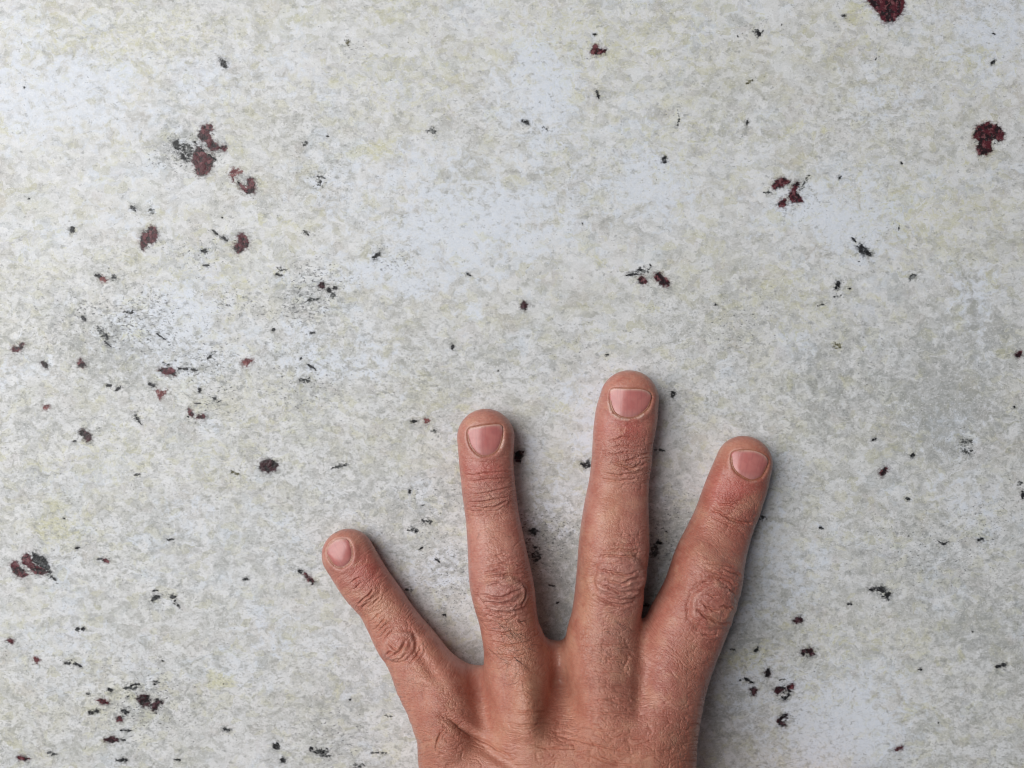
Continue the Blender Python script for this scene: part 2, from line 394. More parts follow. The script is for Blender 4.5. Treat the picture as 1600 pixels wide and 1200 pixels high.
_px, _py = X / PX + 800, 600 - Y / PX
gran = np.clip(.42 + .5 * sstep(250, 720, _py) - .25 * (1 - sstep(0, 420, np.hypot(_px - 150, _py - 120))) + .8 * fbm(_px / 150, _py / 110, 77, 3), .1, 1.1)
add_attr(slab_me, 'gran', np.concatenate([gran.ravel(), np.zeros(len(rim))]))
s = NT('pale_granite')
co = s.n('ShaderNodeTexCoord').outputs['Object']
mmv = s.mapping(co, (1000, 1000, 1000))
warp = s.n('ShaderNodeVectorMath', operation='MULTIPLY_ADD')
s.l(s.noise(mmv, 0.16, 3, .6, 0, True), warp.inputs[0])
warp.inputs[1].default_value = (5, 5, 5)
s.l(mmv, warp.inputs[2])
wv = warp.outputs[0]
warp2 = s.n('ShaderNodeVectorMath', operation='MULTIPLY_ADD')
s.l(s.noise(mmv, 0.9, 2, .6, 0, True), warp2.inputs[0])
warp2.inputs[1].default_value = (1.0, 1.0, 1.0)
s.l(wv, warp2.inputs[2])
wv2 = warp2.outputs[0]
warp3 = s.n('ShaderNodeVectorMath', operation='MULTIPLY_ADD')
s.l(s.noise(mmv, 0.25, 2, .5, 0, True), warp3.inputs[0])
warp3.inputs[1].default_value = (3, 3, 3)
s.l(mmv, warp3.inputs[2])
wv3 = warp3.outputs[0]
streak = s.mapping(wv, (0.9, 1.08, 1), (0, 0, math.radians(-12)))
streak_raw = s.mapping(wv3, (0.80, 1.2, 1), (0, 0, math.radians(-10)))
a_blue = s.attr('blue').outputs['Fac']
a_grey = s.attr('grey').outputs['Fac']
a_yel = s.attr('yellow').outputs['Fac']
a_spk = s.attr('speck').outputs['Fac']
# base: cloudy cream feldspar
big = s.noise(streak, 0.045, 4, .55)
col = s.mix(s.ramp(big, .36, .64), (0.585, 0.59, 0.57), (0.68, 0.69, 0.70))


# crystal grains, each with its own tint and soft borders
def grains(scale, rot, loc=(0, 0, 0), smooth=.5):
    v_ = s.n('ShaderNodeTexVoronoi', voronoi_dimensions='2D', feature='SMOOTH_F1')
    s.l(s.mapping(wv2, scale, (0, 0, rot), loc), v_.inputs['Vector'])
    v_.inputs['Scale'].default_value = 1.0
    v_.inputs['Smoothness'].default_value = smooth
    sp = s.n('ShaderNodeSeparateColor')
    s.l(v_.outputs['Color'], sp.inputs[0])
    return sp.outputs


g0 = grains((0.09, 0.11, 1), -.2, (5, 2, 0), 1.0)
col = s.mix(s.ramp(g0[0], .46, .80, 0, .75), col, (0.48, 0.495, 0.475))
col = s.mix(s.ramp(g0[1], .44, .78, 0, .85), col, (0.655, 0.705, 0.77))
col = s.mix(s.ramp(g0[2], .52, .85, 0, .55), col, (0.575, 0.565, 0.46))
g1 = grains((0.21, 0.25, 1), -.15, (0, 0, 0), 1.0)
col = s.mix(s.ramp(g1[0], .44, .80, 0, .6), col, (0.45, 0.46, 0.44))
col = s.mix(s.ramp(g1[1], .50, .84, 0, .32), col, (0.55, 0.505, 0.49))
col = s.mix(s.ramp(g1[2], .44, .80, 0, .7), col, (0.71, 0.73, 0.755))
g2 = grains((0.5, 0.64, 1), -.2, (1, 8, 0), .9)
col = s.mix(s.ramp(g2[0], .46, .86, 0, .48), col, (0.40, 0.405, 0.385))
col = s.mix(s.ramp(g2[1], .46, .86, 0, .55), col, (0.735, 0.745, 0.755))
v3 = s.n('ShaderNodeTexVoronoi', voronoi_dimensions='2D', feature='F1')
s.l(s.mapping(wv2, (0.36, 0.5, 1), (0, 0, -.3), (17, 3, 0)), v3.inputs['Vector'])
v3.inputs['Scale'].default_value = 1.0
g3 = s.n('ShaderNodeSeparateColor')
s.l(v3.outputs['Color'], g3.inputs[0])
col = s.mix(s.ramp(g3.outputs[0], .55, .95, 0, .40), col, (0.44, 0.45, 0.435))
col = s.mix(s.ramp(g3.outputs[1], .60, .95, 0, .48), col, (0.765, 0.775, 0.785))
col = s.mix(s.ramp(g3.outputs[2], .78, .97, 0, .38), col, (0.55, 0.54, 0.37))
# zones
zn = s.noise(streak, 0.33, 4, .65)
bluef = s.ramp(s.math('ADD', a_blue, s.math('MULTIPLY', s.math('SUBTRACT', zn, .5), 2.1)), .2, .9)
col = s.mix(s.math('MULTIPLY', bluef, .85), col, (0.69, 0.74, 0.82))
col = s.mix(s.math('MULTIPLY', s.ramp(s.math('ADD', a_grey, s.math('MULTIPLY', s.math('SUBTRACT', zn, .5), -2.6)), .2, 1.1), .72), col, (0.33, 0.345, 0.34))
yn = s.noise(streak, 0.5, 4, .7)
yf = s.ramp(s.math('ADD', a_yel, s.math('MULTIPLY', s.math('SUBTRACT', yn, .5), 2.4)), .3, 1.1)
yf = s.math('MAXIMUM', yf, s.ramp(s.noise(streak, 0.11, 5, .7), .57, .74, 0, .65))
col = s.mix(s.math('MULTIPLY', yf, .62), col, (0.585, 0.575, 0.34))
# fine granular streaks, weaker in the clear bluish quartz
fine = s.noise(streak_raw, 0.55, 4, .62)
fine2 = s.noise(s.mapping(mmv, (.85, 1.2, 1), (0, 0, -.17), (3, 5, 0)), 1.2, 3, .7)
grain = s.math('MULTIPLY', s.attr('gran').outputs['Fac'], s.math('SUBTRACT', 1.0, s.math('MULTIPLY', bluef, .4)))
col = s.mix(s.math('MULTIPLY', grain, s.ramp(fine, .50, .70, 0, .60)), col, (0.32, 0.325, 0.30))
col = s.mix(s.math('MULTIPLY', grain, s.ramp(fine2, .54, .74, 0, .55)), col, (0.27, 0.27, 0.26))
col = s.mix(s.ramp(fine2, .28, .45, .32, 0), col, (0.79, 0.795, 0.80))
# pale crystal seams and crystal sparkle painted as tiny white points
seam = s.noise(s.mapping(wv2, (.9, 1.2, 1), (0, 0, -.25), (12, 40, 0)), 0.26, 4, .65)
seam = s.math('SUBTRACT', 1.0, s.math('MULTIPLY', s.math('ABSOLUTE', s.math('SUBTRACT', seam, .5)), 16.0), clamp=True)
col = s.mix(s.math('MULTIPLY', seam, .3), col, (0.78, 0.79, 0.80))
col = s.mix(s.ramp(s.noise(s.mapping(mmv, (1, 1.2, 1), (0, 0, 0), (70, 20, 0)), 1.9, 2, .6), .66, .76, 0, .7), col, (0.88, 0.89, 0.90))
# dark mineral dust, dense in the dusty zones
dust = s.noise(s.mapping(mmv, (0.9, 1.5, 1), (0, 0, -.35)), 0.85, 3, .75)
th = s.math('ADD', dust, s.math('MULTIPLY', a_spk, .16))
col = s.mix(s.ramp(th, .67, .80, 0, .85), col, (0.085, 0.09, 0.095))
halo = s.noise(s.mapping(mmv, (1, 1.4, 1)), 0.36, 3, .7)
col = s.mix(s.ramp(s.math('ADD', halo, s.math('MULTIPLY', a_spk, .13)), .60, .78, 0, .6), col, (0.27, 0.28, 0.28))
s.l(col, s.p.inputs['Base Color'])
s.l(s.ramp(fine, .3, .7, .40, .58), s.p.inputs['Roughness'])
s.p.inputs['Specular IOR Level'].default_value = 0.3
bh = s.noise(s.mapping(mmv, (.7, 1.2, 1)), 1.4, 2, .7)
bp = s.n('ShaderNodeBump')
bp.inputs['Strength'].default_value = 0.22
bp.inputs['Distance'].default_value = 0.0003
s.l(bh, bp.inputs['Height'])
s.l(bp.outputs[0], s.p.inputs['Normal'])
slab_me.materials.append(s.m)
slab = bpy.data.objects.new('stone_slab', slab_me)
COL.objects.link(slab)
slab['kind'] = 'structure'
slab['label'] = 'pale speckled granite slab with dark red garnets under the hand'


# ------------------------------------------------------------------ garnets and dark mica set in the slab
def mineral_mat(name, c0, c1, c2, rough, thin=0.0, amp=2.2):
    m = NT(name)
    mv = m.mapping(m.n('ShaderNodeTexCoord').outputs['Object'], (1000, 1000, 1000))
    n1 = m.noise(mv, 0.42, 2, .6)
    n2 = m.noise(m.mapping(mv, (1, 1, 1), (0, 0, .7), (9, 4, 0)), 0.55, 3, .65)
    c = m.mix(m.ramp(n1, .40, .60), c0, c1)
    c = m.mix(m.ramp(n2, .52, .66, 0, .85), c, c2)
    m.l(c, m.p.inputs['Base Color'])
    m.p.inputs['Roughness'].default_value = rough + .06
    m.p.inputs['Specular IOR Level'].default_value = .28
    b = m.n('ShaderNodeBump')
    b.inputs['Strength'].default_value = .6
    b.inputs['Distance'].default_value = .0005
    m.l(n1, b.inputs['Height'])
    m.l(b.outputs[0], m.p.inputs['Normal'])
    # crystals thin out raggedly at their rim, where the pale stone shows through
    al = m.attr('body').outputs['Fac']
    nn = m.noise(m.mapping(mv, (1.0, 1.35, 1), (0, 0, -.3)), 0.95, 3, .6)
    k = m.math('MULTIPLY', m.ramp(m.math('ADD', al, m.math('MULTIPLY', m.math('MULTIPLY', m.math('SUBTRACT', nn, .5 + thin), amp), m.math('ADD', al, .3, clamp=True))), .06, .95), .88)
    tr = m.n('ShaderNodeBsdfTransparent')
    mx = m.n('ShaderNodeMixShader')
    m.l(k, mx.inputs[0])
    m.l(tr.outputs[0], mx.inputs[1])
    m.l(m.p.outputs[0], mx.inputs[2])
    m.l(mx.outputs[0], m.out.inputs[0])
    return m.m


M_GARNET = mineral_mat('dark_red_garnet', (0.014, 0.004, 0.007), (0.085, 0.011, 0.019), (0.21, 0.075, 0.085), .38, .0, 1.5)
M_PINK = mineral_mat('rosy_garnet', (0.13, 0.03, 0.036), (0.21, 0.065, 0.065), (0.42, 0.27, 0.26), .42, .04, 1.9)
M_DEEP = mineral_mat('black_red_garnet', (0.008, 0.004, 0.006), (0.038, 0.007, 0.012), (0.09, 0.04, 0.05), .36, .0, 1.5)
M_MICA = mineral_mat('black_mica', (0.008, 0.009, 0.011), (0.02, 0.021, 0.024), (0.09, 0.095, 0.10), .42, .02, 1.9)
M_GMICA = mineral_mat('grey_mica', (0.03, 0.033, 0.035), (0.08, 0.085, 0.085), (0.25, 0.26, 0.26), .5, .12, 2.6)
M_OLIVE = mineral_mat('olive_mica', (0.09, 0.085, 0.045), (0.14, 0.13, 0.075), (0.28, 0.27, 0.18), .5, .08, 3.0)


def crystal_geo(poly, seed, rough=1.0):
    P = to_mm(poly)
    n = len(P)
    per = np.linalg.norm(np.roll(P, -1, 0) - P, axis=1)
    out = []
    for i in range(n):
        p0, p1, p2, p3 = P[i - 1], P[i], P[(i + 1) % n], P[(i + 2) % n]
        k = max(2, int(per[i] / 0.55))
        for j in range(k):
            t = j / k
            cr = 0.5 * ((2 * p1) + (p2 - p0) * t + (2 * p0 - 5 * p1 + 4 * p2 - p3) * t * t + (3 * p1 - p0 - 3 * p2 + p3) * t ** 3)
            out.append(p1 * (1 - t) * .5 + p2 * t * .5 + cr * .5)
    O = np.array(out)
    c = O.mean(0)
    m = len(O)
    nrm = np.roll(O, -1, 0) - np.roll(O, 1, 0)
    nrm = np.stack([nrm[:, 1], -nrm[:, 0]], 1) / (np.linalg.norm(nrm, axis=1, keepdims=True) + 1e-9)
    area = 0.5 * np.sum(O[:, 0] * np.roll(O[:, 1], -1) - np.roll(O[:, 0], -1) * O[:, 1])
    if area < 0:
        nrm = -nrm
    size = math.sqrt(abs(area))
    jit = fbm(O[:, 0] * 1.3, O[:, 1] * 1.3, seed, 3) * 0.5 * rough * min(1.0, size / 2.5)
    ro = min(0.45, .12 + size * .16)
    ri = min(0.5, size * .24)
    halo = O + nrm * (jit[:, None] * 1.3 + ro + min(1.5, .35 + size * .5))
    rim = O + nrm * (jit[:, None] + ro * .5)
    inner = O - nrm * (ri - jit[:, None] * .5)
    V = [(x, y, 0.030) for x, y in halo] + [(x, y, 0.032) for x, y in rim] + [(x, y, 0.034) for x, y in inner] + [(x, y, -0.9) for x, y in (O * .7 + c * .3)]
    body = [-.04] * m + [0.34] * m + [1.0] * m + [1.0] * m
    F = []
    for i in range(m):
        j = (i + 1) % m
        fs = [(i, j, j + m, i + m), (i + m, j + m, j + 2 * m, i + 2 * m), (i + 3 * m, j + 3 * m, j, i)]
        F += [f[::-1] for f in fs] if area < 0 else fs
    for (a, b, d) in tessellate_polygon([[Vector((x, y, 0)) for x, y in inner]]):
        p, q, r = inner[a], inner[b], inner[d]
        ccw = (q[0] - p[0]) * (r[1] - p[1]) - (q[1] - p[1]) * (r[0] - p[0]) > 0
        t = (a, b, d) if ccw else (d, b, a)
        F.append(tuple(v + 2 * m for v in t))
        F.append(tuple(v + 3 * m for v in t[::-1]))
    return np.array(V) * MM, F, np.array(body)


_sd = [100]


def crystal(name, poly, mat):
    _sd[0] += 3
    V, F, b = crystal_geo(poly, _sd[0])
    o = link_mesh(name, V, F, mat, slab)
    add_attr(o.data, 'body', b)
    return o


for k, poly in GARNETS:
    crystal('garnet_crystal', poly, {'g': M_GARNET, 'p': M_PINK, 'd': M_DEEP}[k])

small = []
for k, poly in MICAS:
    P = np.array(poly)
    ext = max(np.ptp(P[:, 0]), np.ptp(P[:, 1]))
    mat = {'m': M_MICA, 'k': M_GMICA, 'o': M_OLIVE}[k]
    if ext >= 9.5:
        crystal('mica_flake', poly, mat)
    else:
        small.append(poly)
# specks under 10 px, too small to pick apart: one mesh
for _ in range(60):
    x, y = random.uniform(5, 1595), random.uniform(5, 1195)
    if random.random() < .55:
        c = random.choice(SPECK)
        x, y = random.gauss(c[0], c[2] * .6), random.gauss(c[1], c[3] * .6)
    r = random.uniform(.7, 1.9)
    small.append(ell(x, y, r * random.uniform(1, 2.2), r, random.uniform(-40, 40)))
V_all, F_all, B_all = [], [], []
off = 0
for poly in small:
    _sd[0] += 3
    V, F, b = crystal_geo(poly, _sd[0], .6)
    V_all.append(V)
    F_all += [tuple(i + off for i in f) for f in F]
    B_all.append(b)
    off += len(V)
o = link_mesh('mica_specks', np.concatenate(V_all), F_all, M_MICA, slab)
add_attr(o.data, 'body', np.concatenate(B_all))
o['kind'] = 'stuff'

# ------------------------------------------------------------------ the hand
# every chain: (px, py, half width px, top height mm), from fingertip to wrist
PINKY = [(543, 868, 41, 9.6), (569, 910, 39.5, 10.4), (594, 942, 37.5, 10.8), (609, 968, 39, 12.2), (624, 993, 42, 13.8), (643, 1018, 44, 14.6), (664, 1055, 50, 16.5),
         (686, 1089, 55, 20), (708, 1140, 58, 23), (718, 1200, 62, 25), (750, 1330, 64, 28), (800, 1500, 58, 32)]
RING = [(759, 684, 45.5, 11.4), (759.5, 720, 42.8, 12.2), (763, 760, 42.2, 12.6), (768, 800, 41.8, 13.2), (775, 850, 45, 14.8), (781.5, 900, 49.3, 16.6), (787, 930, 49.5, 17.0),
        (793, 960, 46.5, 16.6), (797.5, 985, 45.8, 17.2), (804, 1010, 49.5, 18.2), (808, 1035, 52, 19.4), (812, 1090, 49, 23.8), (816, 1140, 52, 26), (818, 1200, 54, 27.5), (830, 1330, 58, 30), (850, 1500, 55, 34)]
MIDDLE = [(984, 624, 46, 11.8), (979.5, 650, 49, 12.4), (974.5, 685, 47.6, 13), (971, 725, 46.2, 13.6), (967, 760, 47, 13.8), (963, 800, 51, 15.2), (959.5, 850, 54.5, 17.2), (956, 890, 53.8, 18.2),
          (950.5, 940, 53, 17.8), (945.5, 972, 53, 18.4), (942, 1000, 57, 19.6), (941, 1040, 58, 21.8), (940, 1100, 52, 26), (932, 1150, 54, 28.5), (925, 1200, 56, 29.5), (908, 1330, 58, 32), (890, 1500, 55, 35)]
INDEX = [(1164, 724, 43, 11.6), (1156, 750, 46, 12.2), (1145, 781, 47.2, 12.9), (1133.5, 812.5, 46.6, 13.3), (1121, 846, 49.5, 14.4), (1109, 882, 54, 16.4), (1096, 927, 56.5, 17.8), (1082, 959, 58, 18),
         (1068, 989, 60, 18.6), (1050, 1034, 60, 21), (1036, 1085, 60, 24.5), (1027, 1140, 60, 27.5), (1020, 1200, 61, 29), (985, 1330, 62, 31), (930, 1500, 56, 34)]
THUMB = [(1345, 1275, 52, 15), (1312, 1300, 56, 17), (1255, 1340, 54, 18), (1225, 1362, 58, 20), (1165, 1402, 58, 23), (1100, 1440, 66, 27), (1010, 1490, 80, 31), (920, 1530, 80, 33)]
WEB1 = [(740, 1086, 34, 11.5), (753, 1120, 42, 16), (765, 1180, 50, 23), (780, 1300, 60, 27)]
WEB2 = [(867, 1046, 34, 12), (870, 1085, 40, 17), (875, 1150, 46, 24), (870, 1300, 60, 29)]
WEB3 = [(999, 1022, 20, 11.5), (990, 1062, 32, 17), (985, 1140, 46, 25), (965, 1300, 60, 30)]
ARM = [(868, 1470, 140, 32), (868, 1560, 146, 33), (868, 1660, 152, 35), (868, 1760, 160, 37)]
CHAINS = [PINKY, RING, MIDDLE, INDEX, THUMB, WEB1, WEB2, WEB3, ARM]


def densify(ch, sub=5):
    A = np.array(ch, float)
    A[:, 3] *= 1.10 + .32 * sstep(12.5, 16.5, A[:, 3]) - .1 * sstep(22, 28, A[:, 3])
    hz = A[:, 3]
    P = np.zeros((len(A), 2))
    for i in range(len(A)):
        P[i] = to_mm(A[i, :2], hz[i] * .55)
    Wd = A[:, 2] * PX * (D - hz * .55) / D
    tipy = A[0, 1]
    lift = 2.2 * sstep(tipy + 70, tipy + 230, A[:, 1]) * (1 - sstep(1045, 1130, A[:, 1]))
    if len(ch) == 4 and ch[0][1] < 1200:
        lift = np.array([1.5, 1.0, 0, 0])
    B = np.concatenate([P, Wd[:, None], hz[:, None], lift[:, None]], 1)
    B = np.concatenate([2 * B[:1] - B[1:2], B, 2 * B[-1:] - B[-2:-1]])
    out = []
    for i in range(1, len(B) - 2):
        for j in range(sub):
            t = j / sub
            p0, p1, p2, p3 = B[i - 1], B[i], B[i + 1], B[i + 2]
            out.append(0.5 * ((2 * p1) + (p2 - p0) * t + (2 * p0 - 5 * p1 + 4 * p2 - p3) * t * t + (3 * p1 - p0 - 3 * p2 + p3) * t ** 3))
    out.append(B[-2])
    return np.array(out)


DENSE = [densify(c) for c in CHAINS]


def nearest(X, Y, C):
    """distance to a chain in plan, with width, height, length along it and signed side"""
    best = np.full(X.shape, 1e9, np.float32)
    wd = np.zeros(X.shape, np.float32)
    ht = np.zeros(X.shape, np.float32)
    al = np.zeros(X.shape, np.float32)
    sd = np.zeros(X.shape, np.float32)
    lf = np.zeros(X.shape, np.float32)
    L = 0.0
    for i in range(len(C) - 1):
        a, b = C[i], C[i + 1]
        dx, dy = b[0] - a[0], b[1] - a[1]
        ln = math.hypot(dx, dy)
        t = np.clip(((X - a[0]) * dx + (Y - a[1]) * dy) / (ln * ln), 0, 1)
        ex, ey = X - a[0] - t * dx, Y - a[1] - t * dy
        d = np.sqrt(ex * ex + ey * ey)
        m = d < best
        best = np.where(m, d, best)
        wd = np.where(m, a[2] + (b[2] - a[2]) * t, wd)
        ht = np.where(m, a[3] + (b[3] - a[3]) * t, ht)
        lf = np.where(m, a[4] + (b[4] - a[4]) * t, lf)
        al = np.where(m, L + ln * (((X - a[0]) * dx + (Y - a[1]) * dy) / (ln * ln) if i == 0 else t), al)
        sd = np.where(m, (dx * ey - dy * ex) / ln, sd)
        L += ln
    return best, wd, ht, al, sd, lf


STEP = 0.7
x0, x1 = -64.0, 122.0
y0, y1 = -226.0, 10.0
ax = np.arange(x0, x1, STEP, dtype=np.float32)
ay = np.arange(y0, y1, STEP, dtype=np.float32)
az = np.arange(-2.1, 61, STEP, dtype=np.float32)
GX, GY = np.meshgrid(ax, ay, indexing='ij')
PYg = 600 - GY / (PX * .95)
KK = (1.2 + 6.0 * sstep(930, 1010, PYg) + .6 * sstep(1015, 1110, PYg) + 6 * sstep(1150, 1400, PYg)).astype(np.float32)[:, :, None]
F = None
Z3 = az[None, None, :]
for C in DENSE:
    d, wd, ht, al, sd, lf = nearest(GX, GY, C)
    bot = lf - .7
    c = ((ht + bot) * .5)[:, :, None]
    h = ((ht - bot) * .5)[:, :, None]
    dn = (d / wd)[:, :, None]
    zn_ = np.abs(Z3 - c) / h
    q = np.sqrt(np.sqrt(dn ** 4 * .35 + zn_ ** 4 * .35 + .65 * (dn * dn + zn_ * zn_) ** 2))
    f = ((q - 1) * np.minimum(wd[:, :, None], h)).astype(np.float32)
    if F is None:
        F = f
    else:
        hh = np.clip(.5 + .5 * (f - F) / KK, 0, 1)
        F = f * (1 - hh) + F * hh - KK * hh * (1 - hh)
# soft flesh flattened on the stone, and a cut at the forearm's end
F = np.maximum(F, (0.03 - Z3))
F = np.maximum(F, (y0 + 3.5 - GY)[:, :, None])

# top height map (for nails and hairs)
inside = F < 0
topi = np.where(inside.any(2), inside.shape[2] - 1 - np.argmax(inside[:, :, ::-1], axis=2), 0)
I, J = np.meshgrid(np.arange(len(ax)), np.arange(len(ay)), indexing='ij')
fa = F[I, J, topi]
fb = F[I, J, np.minimum(topi + 1, len(az) - 1)]
ZT = np.where(inside.any(2), az[topi] + STEP * fa / np.where(np.abs(fa - fb) < 1e-6, 1, fa - fb), 0)


def z_top(x, y):
    fx = np.clip((np.asarray(x) - x0) / STEP, 0, len(ax) - 2.001)
    fy = np.clip((np.asarray(y) - y0) / STEP, 0, len(ay) - 2.001)
    i, j = fx.astype(int), fy.astype(int)
    u, v = fx - i, fy - j
    return ZT[i, j] * (1 - u) * (1 - v) + ZT[i + 1, j] * u * (1 - v) + ZT[i, j + 1] * (1 - u) * v + ZT[i + 1, j + 1] * u * v


def surface_nets(F, org, st):
    nx, ny, nz = F.shape
    neg = F < 0
    cnt = np.zeros((nx - 1, ny - 1, nz - 1), np.int8)
    for a in (0, 1):
        for b in (0, 1):
            for c in (0, 1):
                cnt += neg[a:nx - 1 + a, b:ny - 1 + b, c:nz - 1 + c]
    act = (cnt > 0) & (cnt < 8)
    ci = np.argwhere(act)
    idx = np.full(act.shape, -1, np.int64)
    idx[act] = np.arange(len(ci))
    acc = np.zeros((len(ci), 3))
    num = np.zeros(len(ci))
    corners = [(a, b, c) for a in (0, 1) for b in (0, 1) for c in (0, 1)]
    for p in corners:
        for ax_ in range(3):
            if p[ax_] == 1:
                continue
            q = list(p)
            q[ax_] = 1
            v0 = F[ci[:, 0] + p[0], ci[:, 1] + p[1], ci[:, 2] + p[2]]
            v1 = F[ci[:, 0] + q[0], ci[:, 1] + q[1], ci[:, 2] + q[2]]
            m = (v0 < 0) != (v1 < 0)
            t = np.where(m, v0 / np.where(m, v0 - v1, 1), 0)
            pos = np.array(p, float)[None] + np.eye(3)[ax_][None] * t[:, None]
            acc += np.where(m[:, None], pos, 0)
            num += m
    V = (ci + acc / num[:, None]) * st + np.array(org)
    faces = []
    for ax_ in range(3):
        b, c = [(1, 2), (2, 0), (0, 1)][ax_]
        sl0 = [slice(None)] * 3
        sl1 = [slice(None)] * 3
        sl0[ax_] = slice(0, -1)
        sl1[ax_] = slice(1, None)
        e = neg[tuple(sl0)] != neg[tuple(sl1)]
        pts = np.argwhere(e)
        lim = np.array(act.shape)
        ok = (pts[:, b] > 0) & (pts[:, c] > 0) & (pts[:, b] < lim[b]) & (pts[:, c] < lim[c]) & (pts[:, ax_] < lim[ax_])
        pts = pts[ok]
        eb, ec = np.eye(3, dtype=int)[b], np.eye(3, dtype=int)[c]

        def g(p):
            return idx[p[:, 0], p[:, 1], p[:, 2]]
        q = np.stack([g(pts - eb - ec), g(pts - ec), g(pts), g(pts - eb)], 1)
        fl = neg[pts[:, 0], pts[:, 1], pts[:, 2]]
        q = np.where(fl[:, None], q, q[:, ::-1])
        faces.append(q)
    return V, np.concatenate(faces)


def edges_of(Q):
    e = np.concatenate([Q[:, [0, 1]], Q[:, [1, 2]], Q[:, [2, 3]], Q[:, [3, 0]]])
    e.sort(axis=1)
    key = e[:, 0].astype(np.int64) * (1 << 32) + e[:, 1]
    u, inv = np.unique(key, return_inverse=True)
    return np.stack([u >> 32, u & 0xffffffff], 1), inv.reshape(4, -1).T


def smooth(V, Q, it, lam=.5, fix=None):
    E, _ = edges_of(Q)
    deg = np.bincount(E.ravel(), minlength=len(V)).astype(float)
    for _ in range(it):
        acc = np.zeros_like(V)
        for k in range(3):
            acc[:, k] = np.bincount(E[:, 0], V[E[:, 1], k], len(V)) + np.bincount(E[:, 1], V[E[:, 0], k], len(V))
        N = acc / np.maximum(deg, 1)[:, None]
        dlt = lam * (N - V)
        if fix is not None:
            dlt[fix] = 0
        V = V + dlt
    return V


def subdivide(V, Q, sel=None):
    if sel is None:
        sel = np.ones(len(Q), bool)
    S = Q[sel]
    E, inv = edges_of(S)
    mid = V[E].mean(1)
    ctr = V[S].mean(1)
    m0 = len(V)
    c0 = m0 + len(mid)
    em = inv + m0
    cc = np.arange(len(S)) + c0
    parts = [np.stack([S[:, k], em[:, k], cc, em[:, k - 1]], 1) for k in range(4)]
    return np.concatenate([V, mid, ctr]), np.concatenate([Q[~sel]] + parts)


def vnormals(V, Q):
    n = np.cross(V[Q[:, 2]] - V[Q[:, 0]], V[Q[:, 3]] - V[Q[:, 1]])
    N = np.zeros_like(V)
    for k in range(4):
        for a in range(3):
            N[:, a] += np.bincount(Q[:, k], n[:, a], len(V))
    return N / (np.linalg.norm(N, axis=1, keepdims=True) + 1e-12)


V, Q = surface_nets(F, (x0, y0, az[0]), STEP)
del F
V = smooth(V, Q, 3, .5)
V[:, 2] = np.maximum(V[:, 2], 0.03)
V, Q = subdivide(V, Q)
V = smooth(V, Q, 2, .5)


def to_px(V):
    k = D / (D - V[:, 2]) / PX
    return 800 + V[:, 0] * k, 600 - V[:, 1] * k


N = vnormals(V, Q)
fc = V[Q].mean(1)
fpx, fpy = to_px(fc)
sel = (fpy < 1240) & (N[Q].mean(1)[:, 2] > -0.15) & (fc[:, 2] > .8)
V, Q = subdivide(V, Q, sel)
V = smooth(V, Q, 1, .5)
N = vnormals(V, Q)
PXV, PYV = to_px(V)
up = sstep(-0.1, 0.35, N[:, 2])
disp = np.zeros(len(V))

# local finger coordinates
LS = np.zeros(len(V), np.float32)
LD = np.zeros(len(V), np.float32)
LW = np.ones(len(V), np.float32)
bestq = np.full(len(V), 1e9, np.float32)
fid = np.zeros(len(V), int)
for k in range(4):
    d, wd, ht, al, sd, lf = nearest(V[:, 0].astype(np.float32), V[:, 1].astype(np.float32), DENSE[k])
    m = d / wd < bestq
    bestq = np.where(m, d / wd, bestq)
    LS = np.where(m, al, LS)
    LD = np.where(m, sd, LD)
    LW = np.where(m, wd, LW)
    fid = np.where(m, k, fid)


def blob(cx, cy, rx, ry, ang=0):
    a = math.radians(ang)
    dx, dy = PXV - cx, PYV - cy
    u = (dx * math.cos(a) + dy * math.sin(a)) / rx
    v = (-dx * math.sin(a) + dy * math.cos(a)) / ry
    return np.exp(-(u * u + v * v))


# knuckle pads, tendons, hollows  (px, py, rx, ry, angle, height mm)
def pad(cx, cy, rx, ry, ang, h):
    a = math.radians(ang)
    dx, dy = PXV - cx, PYV - cy
    u = (dx * math.cos(a) + dy * math.sin(a)) / rx
    v = (-dx * math.sin(a) + dy * math.cos(a)) / ry
    r = np.sqrt(u * u + v * v) + .10 * fbm(PXV / 14, PYV / 14, int(cx), 2)
    low = sstep(-.9, .5, v)          # the fold is clearest on the side towards the palm
    side = .55 + .45 * sstep(.2, .8, np.abs(u))
    return up * h * (.75 * (1 - sstep(.35, 1.25, r)) + (.25 + .75 * np.maximum(low, side)) * (.30 * np.exp(-((r - .84) / .16) ** 2) - .34 * np.exp(-((r - 1.12) / .14) ** 2)) * (.4 + 1.2 * sstep(-.5, .5, vnoise(PXV / 22, PYV / 22, int(cy)))))


for b in [(787, 929, 37, 27, 3, 1.0), (969, 902, 38, 38, 0, 1.15), (1113, 946, 33, 37, 35, .85), (623, 1010, 27, 22, -35, .85)]:
    disp += pad(*b)
for b in [(648, 998, 16, 8, -35, -.7), (665, 1035, 9, 42, -35, -.7),
          (766, 780, 34, 18, 0, .4), (984, 722, 38, 20, 0, .45), (1145, 805, 34, 18, 20, .45), (572, 930, 26, 15, -35, .4),
          (822, 1095, 20, 60, -6, 2.6), (940, 1100, 36, 80, 4, 1.6), (1038, 1120, 26, 70, 12, 1.0), (880, 1090, 22, 55, 0, -1.0), (1003, 1075, 14, 50, 8, -1.8),
          (748, 1095, 14, 40, -15, -1.4), (728, 1142, 42, 8, 33, -1.3), (700, 1168, 30, 22, 20, 1.1), (770, 1180, 46, 8, 30, -1.0), (840, 1152, 50, 10, 22, .6),
          (760, 737, 26, 9, 0, .35), (978, 674, 30, 9, 0, .3), (1163, 767, 26, 9, 10, .35), (1004, 1010, 8, 26, 8, -.8)]:
    disp += b[5] * blob(*b[:5])

